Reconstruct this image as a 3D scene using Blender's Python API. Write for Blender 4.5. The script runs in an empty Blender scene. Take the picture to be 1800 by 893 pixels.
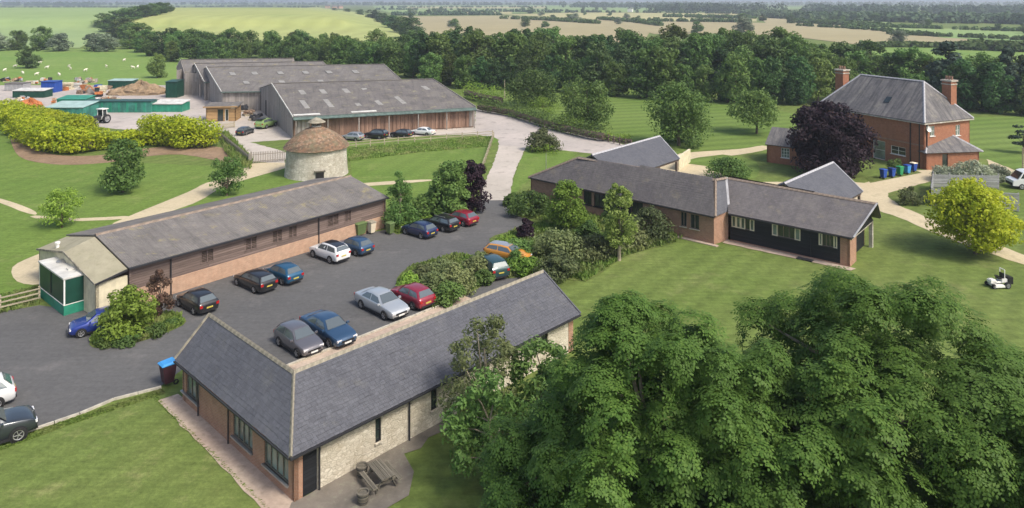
import bpy, bmesh, math, random
import numpy as np
from mathutils import Vector, Matrix

# ------------------------------------------------------------------ camera, sky, sun
sc = bpy.context.scene
COL = sc.collection
R = math.radians
F, H, CX = 1285.0, 22.0, 900.0          # focal length in photo pixels, flying height (m), centre column
HAZE = 0.00028                           # density of the air (per metre)

cam = bpy.data.cameras.new('camera')
cam_o = bpy.data.objects.new('camera', cam); COL.objects.link(cam_o)
cam_o.location = (0, 0, H); cam_o.rotation_euler = (R(90), 0, 0)
cam.sensor_width = 36.0; cam.lens = 36.0 * F / 1800.0
cam.shift_y = -446.5 / 1800.0           # level camera with the frame shifted down: uprights stay upright
cam.clip_start = 0.5; cam.clip_end = 40000
sc.camera = cam_o

SUN_AZ, SUN_EL = 128.0, 50.0            # compass bearing of the sun from +Y clockwise, elevation
w = bpy.data.worlds.new('World'); sc.world = w; w.use_nodes = True
nt = w.node_tree
sky = nt.nodes.new('ShaderNodeTexSky'); sky.sky_type = 'NISHITA'; sky.sun_disc = False
sky.sun_elevation = R(SUN_EL); sky.sun_rotation = R(SUN_AZ)
sky.air_density = 1.0; sky.dust_density = 4.0; sky.ozone_density = 1.0
bg = nt.nodes['Background']; bg.inputs['Strength'].default_value = 0.15
nt.links.new(sky.outputs[0], bg.inputs[0])

sun = bpy.data.lights.new('sun', 'SUN'); sun.energy = 2.5; sun.angle = R(15); sun.color = (1, .94, .83)
sun_o = bpy.data.objects.new('sun', sun); COL.objects.link(sun_o)
sd = Vector((math.sin(R(SUN_AZ)) * math.cos(R(SUN_EL)), math.cos(R(SUN_AZ)) * math.cos(R(SUN_EL)), math.sin(R(SUN_EL))))
sun_o.rotation_euler = (-sd).to_track_quat('-Z', 'Y').to_euler(); sun_o.location = sd * 200
vs = sc.view_settings
vs.view_transform = 'Standard'; vs.look = 'None'; vs.exposure = 0.38; vs.gamma = 1.0; vs.use_curve_mapping = False
sc.cycles.use_denoising = True
sc.cycles.max_bounces = 6; sc.cycles.diffuse_bounces = 3; sc.cycles.transmission_bounces = 3
sc.cycles.volume_bounces = 0; sc.cycles.transparent_max_bounces = 6

# ------------------------------------------------------------------ helpers
def G(px, py, z=0.0):
    """ground (or height z) point that the photo shows at column px, row py"""
    y = F * (H - z) / py
    return Vector(((px - CX) / F * y, y, z))

def on_wall(px, py, p0, d):
    """(distance along, height) where the sight line through (px,py) meets the upright wall p0 + s*d"""
    k = (px - CX) / F
    s = (k * p0[1] - p0[0]) / (d[0] - k * d[1])
    Y = p0[1] + s * d[1]
    return s, H - py * Y / F

def tag(o, label=None, cat=None, group=None, kind=None):
    if label: o['label'] = label
    if cat: o['category'] = cat
    if group: o['group'] = group
    if kind: o['kind'] = kind
    return o

def empty(name, loc, rz=0.0, label=None, cat=None, group=None):
    o = bpy.data.objects.new(name, None); COL.objects.link(o)
    o.empty_display_size = .3
    o.location = loc; o.rotation_euler = (0, 0, rz)
    return tag(o, label, cat, group)

def link(name, me, parent=None):
    o = bpy.data.objects.new(name, me); COL.objects.link(o)
    if parent is not None: o.parent = parent
    return o

class MB:
    """collects faces; build() makes ONE mesh object with metre UVs"""
    def __init__(s): s.v = []; s.f = []; s.m = []; s.cur = 0
    def face(s, pts):
        n = len(s.v); s.v += [tuple(p) for p in pts]; s.f.append(tuple(range(n, n + len(pts)))); s.m.append(s.cur)
    def grid(s, rows, closed=False):
        """rows: list of equal-length point lists, shared verts"""
        n = len(s.v); k = len(rows[0])
        for r in rows: s.v += [tuple(p) for p in r]
        for i in range(len(rows) - 1):
            for j in range(k if closed else k - 1):
                a = n + i * k + j; b = n + i * k + (j + 1) % k
                s.f.append((a, b, b + k, a + k)); s.m.append(s.cur)
    def box(s, c, d, M=None):
        x, y, z = c; a, b, h = d[0] / 2, d[1] / 2, d[2] / 2
        P = [Vector((x + i * a, y + j * b, z + k * h)) for i in (-1, 1) for j in (-1, 1) for k in (-1, 1)]
        if M is not None: P = [M @ p for p in P]
        n = len(s.v); s.v += [tuple(p) for p in P]
        for q in ((0, 1, 3, 2), (4, 6, 7, 5), (0, 4, 5, 1), (2, 3, 7, 6), (0, 2, 6, 4), (1, 5, 7, 3)):
            s.f.append(tuple(n + i for i in q)); s.m.append(s.cur)
    def bar(s, p, q, wd, ht=None, up=(0, 0, 1)):
        p = Vector(p); q = Vector(q); d = q - p; L = d.length
        if L < 1e-6: return
        x = d / L; up = Vector(up)
        if abs(x.dot(up)) > .98: up = Vector((1, 0, 0))
        y = up.cross(x).normalized(); z = x.cross(y)
        M = Matrix((x, y, z)).transposed().to_4x4(); M.translation = (p + q) / 2
        s.box((0, 0, 0), (L, wd, ht or wd), M)
    def tube(s, pts, rad, n=8, cap=True):
        rows = []
        pts = [Vector(p) for p in pts]
        for i, p in enumerate(pts):
            d = (pts[min(i + 1, len(pts) - 1)] - pts[max(i - 1, 0)]).normalized()
            a = d.orthogonal().normalized() if abs(d.z) < .9 else Vector((1, 0, 0)).cross(d).normalized()
            b = d.cross(a); r = rad[i] if hasattr(rad, '__len__') else rad
            rows.append([p + (a * math.cos(t) + b * math.sin(t)) * r for t in [2 * math.pi * k / n for k in range(n)]])
        s.grid(rows, True)
        if cap: s.face(rows[-1]); s.face(rows[0][::-1])
    def lathe(s, c, prof, n=24, cap=True):
        c = Vector(c)
        rows = [[c + Vector((r * math.cos(2 * math.pi * k / n), r * math.sin(2 * math.pi * k / n), z)) for k in range(n)] for r, z in prof]
        s.grid(rows, True)
        if cap:
            s.face(rows[-1])
    def prism(s, poly, z0, z1):
        s.face([(x, y, z1) for x, y in poly]); s.face([(x, y, z0) for x, y in poly[::-1]])
        for i in range(len(poly)):
            a, b = poly[i], poly[(i + 1) % len(poly)]
            s.face([(a[0], a[1], z0), (b[0], b[1], z0), (b[0], b[1], z1), (a[0], a[1], z1)])
    def slab(s, pts, th):
        """plate of thickness th under the polygon pts"""
        pts = [Vector(p) for p in pts]
        n = sum(((pts[i] - pts[0]).cross(pts[(i + 1) % len(pts)] - pts[0]) for i in range(1, len(pts) - 1)), Vector()).normalized()
        if n.z < 0: pts = pts[::-1]; n = -n
        lo = [p - n * th for p in pts]
        s.face(pts); s.face(lo[::-1])
        for i in range(len(pts)):
            j = (i + 1) % len(pts); s.face([pts[j], pts[i], lo[i], lo[j]])
    def mesh(s, name, mats, smooth=False):
        me = bpy.data.meshes.new(name)
        me.from_pydata(s.v, [], s.f)
        if not isinstance(mats, (list, tuple)): mats = [mats]
        for m in mats: me.materials.append(m)
        if len(mats) > 1: me.polygons.foreach_set('material_index', s.m)
        if smooth: me.polygons.foreach_set('use_smooth', [True] * len(me.polygons))
        uv = me.uv_layers.new(name='UVMap')
        Z = Vector((0, 0, 1))
        for p in me.polygons:
            nn = p.normal
            t = Z.cross(nn)
            t = t.normalized() if t.length > .05 else Vector((1, 0, 0))
            b = nn.cross(t)
            for li in p.loop_indices:
                c = me.vertices[me.loops[li].vertex_index].co
                uv.data[li].uv = (c.dot(t), c.dot(b))
        me.update()
        return me
    def build(s, name, mats, parent=None, smooth=False):
        return link(name, s.mesh(name, mats, smooth), parent)

def child(parent, name, me, loc=(0, 0, 0), rot=(0, 0, 0), scale=(1, 1, 1)):
    o = link(name, me, parent); o.location = loc; o.rotation_euler = rot; o.scale = scale
    return o

def copy_tree(o, parent=None):
    c = o.copy(); COL.objects.link(c); c.parent = parent
    for ch in list(o.children): copy_tree(ch, c)
    return c

# ------------------------------------------------------------------ materials
def newmat(name):
    m = bpy.data.materials.new(name); m.use_nodes = True
    t = m.node_tree
    return m, t, t.nodes['Principled BSDF']

def nd(t, typ, **kw):
    n = t.nodes.new(typ)
    for k, v in kw.items():
        if k in n.inputs: n.inputs[k].default_value = v
        else: setattr(n, k, v)
    return n

def c4(c): return (c[0], c[1], c[2], 1)

def coord(t, kind='UV', scale=(1, 1, 1), rot=(0, 0, 0)):
    if kind == 'POS':
        g = t.nodes.new('ShaderNodeNewGeometry'); out = g.outputs['Position']
    else:
        g = t.nodes.new('ShaderNodeTexCoord'); out = g.outputs[kind]
    mp = t.nodes.new('ShaderNodeMapping'); mp.inputs['Scale'].default_value = scale; mp.inputs['Rotation'].default_value = rot
    t.links.new(out, mp.inputs['Vector'])
    return mp.outputs[0]

def mixc(t, fac, a, b, blend='MIX'):
    n = t.nodes.new('ShaderNodeMix'); n.data_type = 'RGBA'; n.blend_type = blend
    for s, v in ((n.inputs[0], fac), (n.inputs[6], a), (n.inputs[7], b)):
        if hasattr(v, 'is_output'): t.links.new(v, s)
        elif isinstance(v, (tuple, list)): s.default_value = c4(v)
        else: s.default_value = v
    return n.outputs[2]

def noise(t, vec, scale, detail=4, rough=.6, lo=.35, hi=.65):
    n = nd(t, 'ShaderNodeTexNoise', Scale=scale, Detail=detail, Roughness=rough)
    t.links.new(vec, n.inputs['Vector'])
    r = t.nodes.new('ShaderNodeMapRange'); r.inputs[1].default_value = lo; r.inputs[2].default_value = hi
    t.links.new(n.outputs[0], r.inputs[0])
    return r.outputs[0]

def bump(t, b, h, dist=.02, strength=.6):
    n = nd(t, 'ShaderNodeBump', Strength=strength, Distance=dist)
    t.links.new(h, n.inputs['Height']); t.links.new(n.outputs[0], b.inputs['Normal'])

def m_plain(name, c, rough=.6, metal=0, var=.0, scale=2.0, spec=.3, coat=0):
    m, t, b = newmat(name)
    b.inputs['Roughness'].default_value = rough; b.inputs['Metallic'].default_value = metal
    b.inputs['Specular IOR Level'].default_value = spec
    if coat: b.inputs['Coat Weight'].default_value = coat; b.inputs['Coat Roughness'].default_value = .08
    if var:
        v = coord(t, 'Object')
        f = noise(t, v, scale, 5)
        t.links.new(mixc(t, f, tuple(x * (1 - var) for x in c), tuple(min(1, x * (1 + var)) for x in c)), b.inputs['Base Color'])
    else: b.inputs['Base Color'].default_value = c4(c)
    return m

def m_ground(name, cols, s1=.05, s2=1.2, rough=.95, bdist=.03, stripe=None, fine=None, third=None, streak=None, spots=None):
    """two big-patch colours, fine speckle, optional mowing stripes ((rotation, width, amount))"""
    m, t, b = newmat(name)
    b.inputs['Roughness'].default_value = rough; b.inputs['Specular IOR Level'].default_value = .15
    v = coord(t, 'POS')
    c = mixc(t, noise(t, v, s1, 4, .6), cols[0], cols[1])
    if third: c = mixc(t, noise(t, v, s1 * 5, 5, .7, .55, .72), c, third)
    f = noise(t, v, s2, 6, .75, .3, .7)
    d = fine if fine is not None else .22
    c = mixc(t, 1.0, c, mixc(t, f, (1 - d,) * 3, (1 + d,) * 3), 'MULTIPLY')
    if stripe:
        vv = coord(t, 'POS', rot=(0, 0, stripe[0]))
        wv = nd(t, 'ShaderNodeTexWave', Scale=stripe[1], Distortion=1.2, Detail=2); wv.inputs['Detail Scale'].default_value = .3
        t.links.new(vv, wv.inputs['Vector'])
        c = mixc(t, 1.0, c, mixc(t, wv.outputs[1], (1 - stripe[2],) * 3, (1 + stripe[2],) * 3), 'MULTIPLY')
    if spots: c = mixc(t, noise(t, v, .7, 6, .8, .58, .72), c, spots)
    if streak:
        va = coord(t, 'POS', scale=(.22, 2.6, 1), rot=(0, 0, streak[0]))
        c = mixc(t, 1.0, c, mixc(t, noise(t, va, 1.0, 5, .7, .3, .7), (1 - streak[1],) * 3, (1 + streak[1],) * 3), 'MULTIPLY')
    t.links.new(c, b.inputs['Base Color'])
    if bdist: bump(t, b, noise(t, v, s2 * 6, 4, .7, 0, 1), bdist, .8)
    return m

def m_brick(name, c1, c2, mortar, bw=.225, bh=.075, dirt=(.2, .16, .12), off=.5, dirtamt=.35, bd=.01, msize=.012):
    m, t, b = newmat(name)
    b.inputs['Roughness'].default_value = .9; b.inputs['Specular IOR Level'].default_value = .15
    v = coord(t, 'UV')
    br = nd(t, 'ShaderNodeTexBrick', Color1=c4(c1), Color2=c4(c2), Mortar=c4(mortar), Scale=1.0)
    br.inputs['Brick Width'].default_value = bw; br.inputs['Row Height'].default_value = bh
    br.inputs['Mortar Size'].default_value = msize; br.inputs['Bias'].default_value = 0; br.offset = off
    t.links.new(v, br.inputs['Vector'])
    big = noise(t, v, .45, 5, .65, .42, .72)
    f = t.nodes.new('ShaderNodeMath'); f.operation = 'MULTIPLY'; f.inputs[1].default_value = dirtamt
    t.links.new(big, f.inputs[0])
    c = mixc(t, f.outputs[0], br.outputs[0], dirt)
    c = mixc(t, 1.0, c, mixc(t, noise(t, v, 2.2, 4, .7, .3, .7), (.84,) * 3, (1.14,) * 3), 'MULTIPLY')
    t.links.new(c, b.inputs['Base Color'])
    bump(t, b, br.outputs[1], -bd, .7)
    return m

def m_roof(name, base, patch, streak, lichen=None, bw=.3, bh=.22, rough=.75, amt=.5, corr=None, spec=.25, lamt=.6, ckind='UV', slo=.5, shi=.8):
    m, t, b = newmat(name)
    b.inputs['Roughness'].default_value = rough; b.inputs['Specular IOR Level'].default_value = spec
    v = coord(t, 'UV')
    br = nd(t, 'ShaderNodeTexBrick', Color1=c4([x * .88 for x in base]), Color2=c4([x * 1.13 for x in base]), Mortar=c4([x * .72 for x in base]), Scale=1.0)
    br.inputs['Brick Width'].default_value = bw; br.inputs['Row Height'].default_value = bh
    br.inputs['Mortar Size'].default_value = .012; t.links.new(v, br.inputs['Vector'])
    f = t.nodes.new('ShaderNodeMath'); f.operation = 'MULTIPLY'; f.inputs[1].default_value = amt
    vb_ = coord(t, ckind)
    t.links.new(noise(t, vb_, .35 if ckind == 'UV' else .6, 6, .75, .38, .66), f.inputs[0])
    c = mixc(t, f.outputs[0], br.outputs[0], patch)
    vs_ = coord(t, 'UV', scale=(2.2, .22, 1))
    f2 = t.nodes.new('ShaderNodeMath'); f2.operation = 'MULTIPLY'; f2.inputs[1].default_value = amt
    t.links.new(noise(t, vs_, 1.0, 5, .65, slo, shi), f2.inputs[0])
    c = mixc(t, f2.outputs[0], c, streak)
    if lichen:
        f3 = t.nodes.new('ShaderNodeMath'); f3.operation = 'MULTIPLY'; f3.inputs[1].default_value = lamt
        t.links.new(noise(t, vb_, .55, 6, .8, .55, .68), f3.inputs[0])
        c = mixc(t, f3.outputs[0], c, lichen)
    c = mixc(t, 1.0, c, mixc(t, noise(t, v, 3.5, 4, .7, .3, .7), (.86,) * 3, (1.12,) * 3), 'MULTIPLY')
    t.links.new(c, b.inputs['Base Color'])
    if corr:
        wv = nd(t, 'ShaderNodeTexWave', Scale=1.0 / corr / 2 * .5, Distortion=0.0); wv.bands_direction = 'X'
        t.links.new(v, wv.inputs['Vector']); bump(t, b, wv.outputs[1], .05, .7)
    else: bump(t, b, br.outputs[1], -.012, .6)
    return m

def m_wood(name, c, bw=.2, vert=True, dark=.5, rough=.85, var=.25):
    """boards: thin grain and seams along one direction"""
    m, t, b = newmat(name)
    b.inputs['Roughness'].default_value = rough; b.inputs['Specular IOR Level'].default_value = .2
    v = coord(t, 'UV', scale=(1, 1, 1), rot=(0, 0, R(90) if vert else 0))
    br = nd(t, 'ShaderNodeTexBrick', Color1=c4([x * (1 - var) for x in c]), Color2=c4([min(1, x * (1 + var)) for x in c]), Mortar=c4([x * dark for x in c]), Scale=1.0)
    br.inputs['Brick Width'].default_value = 6.0; br.inputs['Row Height'].default_value = bw
    br.inputs['Mortar Size'].default_value = .012; t.links.new(v, br.inputs['Vector'])
    g = coord(t, 'UV', scale=(9, .7, 1) if vert else (.7, 9, 1))
    cc = mixc(t, 1.0, br.outputs[0], mixc(t, noise(t, g, 1.0, 5, .7, .3, .7), (.75,) * 3, (1.2,) * 3), 'MULTIPLY')
    t.links.new(cc, b.inputs['Base Color'])
    bump(t, b, br.outputs[1], -.012, .7)
    return m

def m_leaf(name, a, b_, c_=None, trans=.3, rough=.55, vary=.25, spec=.18):
    """leaf colour varies leaf by leaf and tree by tree"""
    m, t, b = newmat(name)
    gm = t.nodes.new('ShaderNodeNewGeometry'); oi = t.nodes.new('ShaderNodeObjectInfo')
    c = mixc(t, gm.outputs['Random Per Island'], a, b_)
    v = coord(t, 'Object')
    if c_: c = mixc(t, noise(t, v, .35, 3, .6, .45, .65), c, c_)
    hs = t.nodes.new('ShaderNodeHueSaturation')
    mr = t.nodes.new('ShaderNodeMapRange'); mr.inputs[3].default_value = 1 - vary; mr.inputs[4].default_value = 1 + vary
    t.links.new(oi.outputs['Random'], mr.inputs[0]); t.links.new(mr.outputs[0], hs.inputs['Value'])
    mh = t.nodes.new('ShaderNodeMapRange'); mh.inputs[3].default_value = .5 - vary * .06; mh.inputs[4].default_value = .5 + vary * .06
    ml = t.nodes.new('ShaderNodeMath'); ml.operation = 'MULTIPLY'; ml.inputs[1].default_value = 7.31
    fr = t.nodes.new('ShaderNodeMath'); fr.operation = 'FRACT'
    t.links.new(oi.outputs['Random'], ml.inputs[0]); t.links.new(ml.outputs[0], fr.inputs[0])
    t.links.new(fr.outputs[0], mh.inputs[0]); t.links.new(mh.outputs[0], hs.inputs['Hue'])
    t.links.new(c, hs.inputs['Color'])
    t.links.new(hs.outputs[0], b.inputs['Base Color'])
    b.inputs['Roughness'].default_value = rough; b.inputs['Specular IOR Level'].default_value = spec
    tr = t.nodes.new('ShaderNodeBsdfTranslucent'); t.links.new(hs.outputs[0], tr.inputs[0])
    mx = t.nodes.new('ShaderNodeMixShader'); mx.inputs[0].default_value = trans
    t.links.new(b.outputs[0], mx.inputs[1]); t.links.new(tr.outputs[0], mx.inputs[2])
    t.links.new(mx.outputs[0], t.nodes['Material Output'].inputs['Surface'])
    return m

M = {}
M['grass'] = m_ground('mown_grass', [(.108, .158, .035), (.142, .182, .05)], .045, 1.6, stripe=(R(38), .16, .075), third=(.165, .188, .065), streak=(R(38), .15), fine=.28)
M['lawn_front'] = m_ground('front_lawn_grass', [(.115, .165, .04), (.145, .185, .052)], .12, 4.0, stripe=(R(32), .22, .07), third=(.19, .21, .075), streak=(R(30), .17), fine=.3)
M['lawn_left'] = m_ground('fresh_lawn_grass', [(.11, .18, .034), (.145, .21, .046)], .05, 2.4, third=(.18, .225, .066), streak=(R(15), .14), stripe=(R(15), .12, .045), fine=.28)
M['lawn_house'] = m_ground('striped_lawn_grass', [(.11, .175, .036), (.14, .20, .048)], .04, 1.4, stripe=(R(74), .09, .13))
M['pasture'] = m_ground('pasture_grass', [(.14, .235, .05), (.18, .26, .065)], .02, .5, third=(.22, .29, .09))
M['field_pale'] = m_ground('pale_green_crop', [(.22, .31, .13), (.27, .35, .15)], .008, .06, bdist=0, fine=.08)
M['field_gold'] = m_ground('ripening_crop', [(.29, .335, .12), (.35, .375, .14)], .006, .05, bdist=0, fine=.1, third=(.26, .32, .11), stripe=(R(12), .02, .06))
M['field_tan'] = m_ground('bare_tan_field', [(.31, .27, .155), (.36, .315, .18)], .004, .05, bdist=0, fine=.08)
M['field_green'] = m_ground('green_far_field', [(.19, .29, .10), (.25, .33, .12)], .004, .04, bdist=0, fine=.1)
M['field_straw'] = m_ground('straw_far_field', [(.37, .36, .17), (.42, .38, .20)], .003, .04, bdist=0, fine=.08)
M['asphalt'] = m_ground('grey_asphalt', [(.10, .10, .101), (.124, .123, .122)], .09, 3.0, rough=.85, bdist=.006, fine=.16, third=(.145, .14, .138), streak=(R(44), .08), spots=(.075, .075, .078))
M['concrete_road'] = m_ground('pale_concrete', [(.42, .38, .33), (.50, .45, .40)], .1, 1.2, rough=.9, bdist=.008, fine=.1, third=(.30, .27, .23))
M['yard'] = m_ground('yard_hardcore', [(.38, .345, .32), (.47, .42, .385)], .08, 1.0, bdist=.01, fine=.12, third=(.26, .24, .22))
M['gravel'] = m_ground('sandy_gravel', [(.47, .40, .27), (.55, .47, .32)], .12, 3.0, bdist=.02, fine=.14, third=(.38, .33, .22))
M['path_pink'] = m_ground('pinkish_paving', [(.40, .31, .25), (.48, .39, .31)], .3, 2.5, bdist=.01, fine=.2, third=(.30, .24, .19))
M['patio'] = m_ground('worn_patio', [(.145, .132, .112), (.205, .18, .152)], .4, 2.0, bdist=.01, fine=.16, third=(.2, .2, .15))
M['soil'] = m_ground('bark_mulch', [(.22, .15, .095), (.30, .21, .14)], .3, 2.5, bdist=.04, fine=.25, third=(.16, .12, .07))
M['long_grass'] = m_ground('unmown_bank', [(.10, .185, .03), (.135, .21, .045)], .3, 2.0, bdist=.06, fine=.3)
M['bed'] = m_ground('bed_ground_cover', [(.09, .13, .03), (.14, .17, .05)], .4, 2.2, bdist=.08, fine=.35, third=(.19, .17, .08))
M['kerb'] = m_plain('kerb_concrete', (.45, .42, .35), .9, var=.2, scale=3)

M['slate'] = m_roof('blue_grey_slate', (.098, .101, .117), (.145, .147, .16), (.07, .073, .085), (.17, .165, .14), amt=.45, rough=.6, lamt=.35)
M['slate_old'] = m_roof('weathered_slate', (.125, .115, .118), (.19, .175, .165), (.08, .075, .075), (.24, .21, .15), amt=.6, rough=.7)
M['slate_house'] = m_roof('streaked_house_slate', (.125, .12, .125), (.25, .235, .22), (.072, .07, .076), (.30, .28, .22), amt=.85, rough=.75, bw=.35, bh=.3, slo=.42, shi=.64)
M['asbestos'] = m_roof('grey_cement_sheet', (.155, .145, .14), (.235, .22, .205), (.098, .092, .09), (.36, .31, .13), bw=1.05, bh=2.3, amt=.8, rough=.9, corr=.15, spec=.1)
M['asbestos_dark'] = m_roof('dark_cement_sheet', (.135, .126, .125), (.21, .195, .18), (.082, .078, .078), (.36, .33, .20), bw=1.05, bh=2.0, amt=.85, rough=.9, corr=.15, spec=.1)
M['tile_red'] = m_roof('mossy_red_tile', (.22, .135, .09), (.14, .12, .075), (.33, .22, .155), (.21, .19, .09), bw=.17, bh=.16, amt=.95, rough=.9, ckind='Object', lamt=.9)
M['brick'] = m_brick('red_brick', (.36, .155, .085), (.44, .21, .125), (.42, .35, .28), dirt=(.25, .16, .12))
M['brick_dark'] = m_brick('mixed_old_brick', (.30, .145, .09), (.40, .20, .125), (.36, .30, .25), dirt=(.20, .15, .12))
M['brick_house'] = m_brick('orange_house_brick', (.36, .125, .062), (.42, .165, .085), (.34, .21, .15), dirt=(.26, .14, .10), dirtamt=.4)
M['brick_plinth'] = m_brick('salmon_plinth_brick', (.46, .25, .16), (.52, .31, .20), (.48, .38, .29), dirt=(.36, .27, .2))
M['stone'] = m_brick('cream_rubble_stone', (.56, .51, .41), (.70, .65, .54), (.48, .43, .34), bw=.36, bh=.15, dirt=(.40, .33, .23), bd=.02, dirtamt=.6)
M['stone_white'] = m_brick('limewashed_stone', (.47, .44, .375), (.62, .585, .51), (.42, .385, .32), bw=.45, bh=.2, dirt=(.30, .26, .20), bd=.04, dirtamt=.9)
def m_rubble(name, c1, c2, mortar, stain, scale=3.0, amt=.6, kind='UV'):
    """coursed rubble: irregular stones, each its own tone, with stains"""
    m, t, b = newmat(name)
    b.inputs['Roughness'].default_value = .95; b.inputs['Specular IOR Level'].default_value = .1
    v = coord(t, kind, scale=(1, 1.9, 1) if kind == 'UV' else (1, 1, 1.9))
    vo = nd(t, 'ShaderNodeTexVoronoi', Scale=scale); vo.inputs['Randomness'].default_value = .85
    t.links.new(v, vo.inputs['Vector'])
    ve = nd(t, 'ShaderNodeTexVoronoi', Scale=scale); ve.feature = 'DISTANCE_TO_EDGE'; ve.inputs['Randomness'].default_value = .85
    t.links.new(v, ve.inputs['Vector'])
    sp = t.nodes.new('ShaderNodeSeparateColor'); t.links.new(vo.outputs['Color'], sp.inputs[0])
    c = mixc(t, sp.outputs[0], c1, c2)
    r = t.nodes.new('ShaderNodeMapRange'); r.inputs[1].default_value = .02; r.inputs[2].default_value = .07
    t.links.new(ve.outputs[0], r.inputs[0])
    c = mixc(t, r.outputs[0], mortar, c)
    raw = coord(t, kind)
    f = t.nodes.new('ShaderNodeMath'); f.operation = 'MULTIPLY'; f.inputs[1].default_value = amt
    t.links.new(noise(t, raw, .5, 6, .72, .45, .68), f.inputs[0])
    c = mixc(t, f.outputs[0], c, stain)
    st = coord(t, kind, scale=(1.6, .25, 1) if kind == 'UV' else (1.6, 1.6, .2))
    f2 = t.nodes.new('ShaderNodeMath'); f2.operation = 'MULTIPLY'; f2.inputs[1].default_value = amt * .6
    t.links.new(noise(t, st, 1.0, 5, .7, .52, .75), f2.inputs[0])
    c = mixc(t, f2.outputs[0], c, stain)
    t.links.new(c, b.inputs['Base Color'])
    bump(t, b, r.outputs[0], .02, .6)
    return m
def m_tiles(name, cols, moss):
    """separate clay tiles: tone by tile, moss in drifts"""
    m, t, b = newmat(name); b.inputs['Roughness'].default_value = .9; b.inputs['Specular IOR Level'].default_value = .15
    g = t.nodes.new('ShaderNodeNewGeometry'); rp = t.nodes.new('ShaderNodeValToRGB'); rp.color_ramp.interpolation = 'CONSTANT'
    e = rp.color_ramp.elements
    for i, c in enumerate(cols):
        k = e[i] if i < 2 else e.new(i / len(cols)); k.position = i / len(cols); k.color = c4(c)
    t.links.new(g.outputs['Random Per Island'], rp.inputs[0])
    v = coord(t, 'Object')
    c = mixc(t, noise(t, v, .7, 6, .75, .46, .64), rp.outputs[0], moss)
    c = mixc(t, 1.0, c, mixc(t, noise(t, v, 3, 4, .7, .3, .7), (.8,) * 3, (1.2,) * 3), 'MULTIPLY')
    t.links.new(c, b.inputs['Base Color'])
    return m
M['stone'] = m_rubble('cream_rubble_stone', (.50, .45, .36), (.68, .63, .53), (.44, .40, .32), (.38, .32, .23), 4.2, .55)
M['stone_white'] = m_rubble('limewashed_stone', (.46, .43, .37), (.64, .60, .53), (.40, .37, .31), (.31, .27, .21), 2.4, .8, 'Object')
M['tile_piece'] = m_tiles('weathered_clay_tile', [(.25, .155, .10), (.19, .125, .088), (.31, .215, .15), (.165, .125, .09), (.26, .165, .105)], (.185, .165, .105))
M['car_glass'] = m_plain('reflecting_car_glass', (.15, .18, .19), .07, metal=.45, spec=.9)
M['cream'] = m_plain('cream_render', (.62, .56, .40), .85, var=.15, scale=1.5)
M['board_black'] = m_wood('black_weatherboard', (.022, .024, .028), .16, False, .5, .6)
M['board_brown'] = m_wood('brown_weatherboard', (.185, .138, .12), .18, False, .5)
M['board_grey'] = m_wood('silvered_boards', (.32, .29, .265), .35, True, .5)
M['board_rust'] = m_wood('rusty_brown_boards', (.26, .165, .12), .4, True, .5, var=.35)
M['timber'] = m_wood('honey_timber', (.42, .27, .13), .15, False, .6)
M['fence_wood'] = m_wood('weathered_fence_wood', (.42, .37, .27), .12, False, .7)
M['picket'] = m_wood('grey_picket_wood', (.33, .30, .26), .1, True, .7)
M['trellis'] = m_wood('grey_larch_boards', (.36, .36, .37), .15, False, .6)
M['oak'] = m_wood('greyed_bench_oak', (.17, .155, .125), .1, False, .6)
M['ridge'] = m_plain('buff_ridge_tile', (.27, .245, .19), .9, var=.35, scale=2.2)
M['ridge_grey'] = m_plain('lead_grey_ridge', (.38, .38, .40), .7, var=.2, scale=2)
M['ridge_brown'] = m_plain('brown_ridge_tile', (.22, .175, .14), .9, var=.3, scale=2)
M['white'] = m_plain('white_paint', (.78, .77, .73), .5, var=.06)
M['cream_paint'] = m_plain('cream_window_paint', (.70, .62, .47), .6, var=.08)
M['black'] = m_plain('black_paint', (.02, .02, .021), .45)
M['iron'] = m_plain('dark_iron', (.05, .05, .055), .5, metal=.4)
M['steel'] = m_plain('dull_steel', (.42, .42, .42), .4, metal=.7, var=.15)
M['glass'] = m_plain('dark_window_glass', (.025, .035, .035), .08, spec=.9)
M['glass_pale'] = m_plain('curtained_window_glass', (.16, .20, .17), .1, spec=.8, var=.5, scale=.8)
M['rooflight'] = m_plain('cloudy_rooflight', (.27, .26, .24), .55, var=.2, scale=1.5)
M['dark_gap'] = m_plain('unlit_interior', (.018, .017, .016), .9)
M['bark'] = m_plain('grey_brown_bark', (.12, .095, .07), .95, var=.35, scale=3)
M['bark_pale'] = m_plain('pale_bark', (.30, .26, .19), .9, var=.35, scale=3)
M['green_dark'] = m_plain('dark_green_panel', (.012, .058, .04), .4, var=.15, scale=1)
M['green_mid'] = m_plain('bright_green_steel', (.03, .23, .15), .45, var=.2, scale=1)
M['canopy'] = m_plain('dull_green_gutter', (.10, .14, .125), .6, var=.3)
M['green_teal'] = m_plain('teal_green_sheet', (.045, .19, .15), .55, var=.35, scale=.7)
M['teal_pale'] = m_plain('pale_teal_roof', (.33, .46, .43), .5, var=.15, scale=.8)
M['white_roof'] = m_plain('dirty_white_roof', (.58, .57, .53), .5, var=.18, scale=1)
M['blue'] = m_plain('strong_blue_plastic', (.02, .07, .33), .45, var=.1)
M['blue_lid'] = m_plain('sky_blue_lid', (.055, .28, .62), .4, var=.08)
M['bin_maroon'] = m_plain('dark_bin_body', (.055, .022, .03), .5)
M['bin_green'] = m_plain('olive_green_bin', (.11, .16, .06), .5, var=.15)
M['bin_emerald'] = m_plain('emerald_bin', (.03, .27, .11), .45)
M['rubber'] = m_plain('tyre_rubber', (.018, .018, .019), .85)
M['rim'] = m_plain('alloy_rim', (.45, .45, .46), .35, metal=.6)
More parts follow.
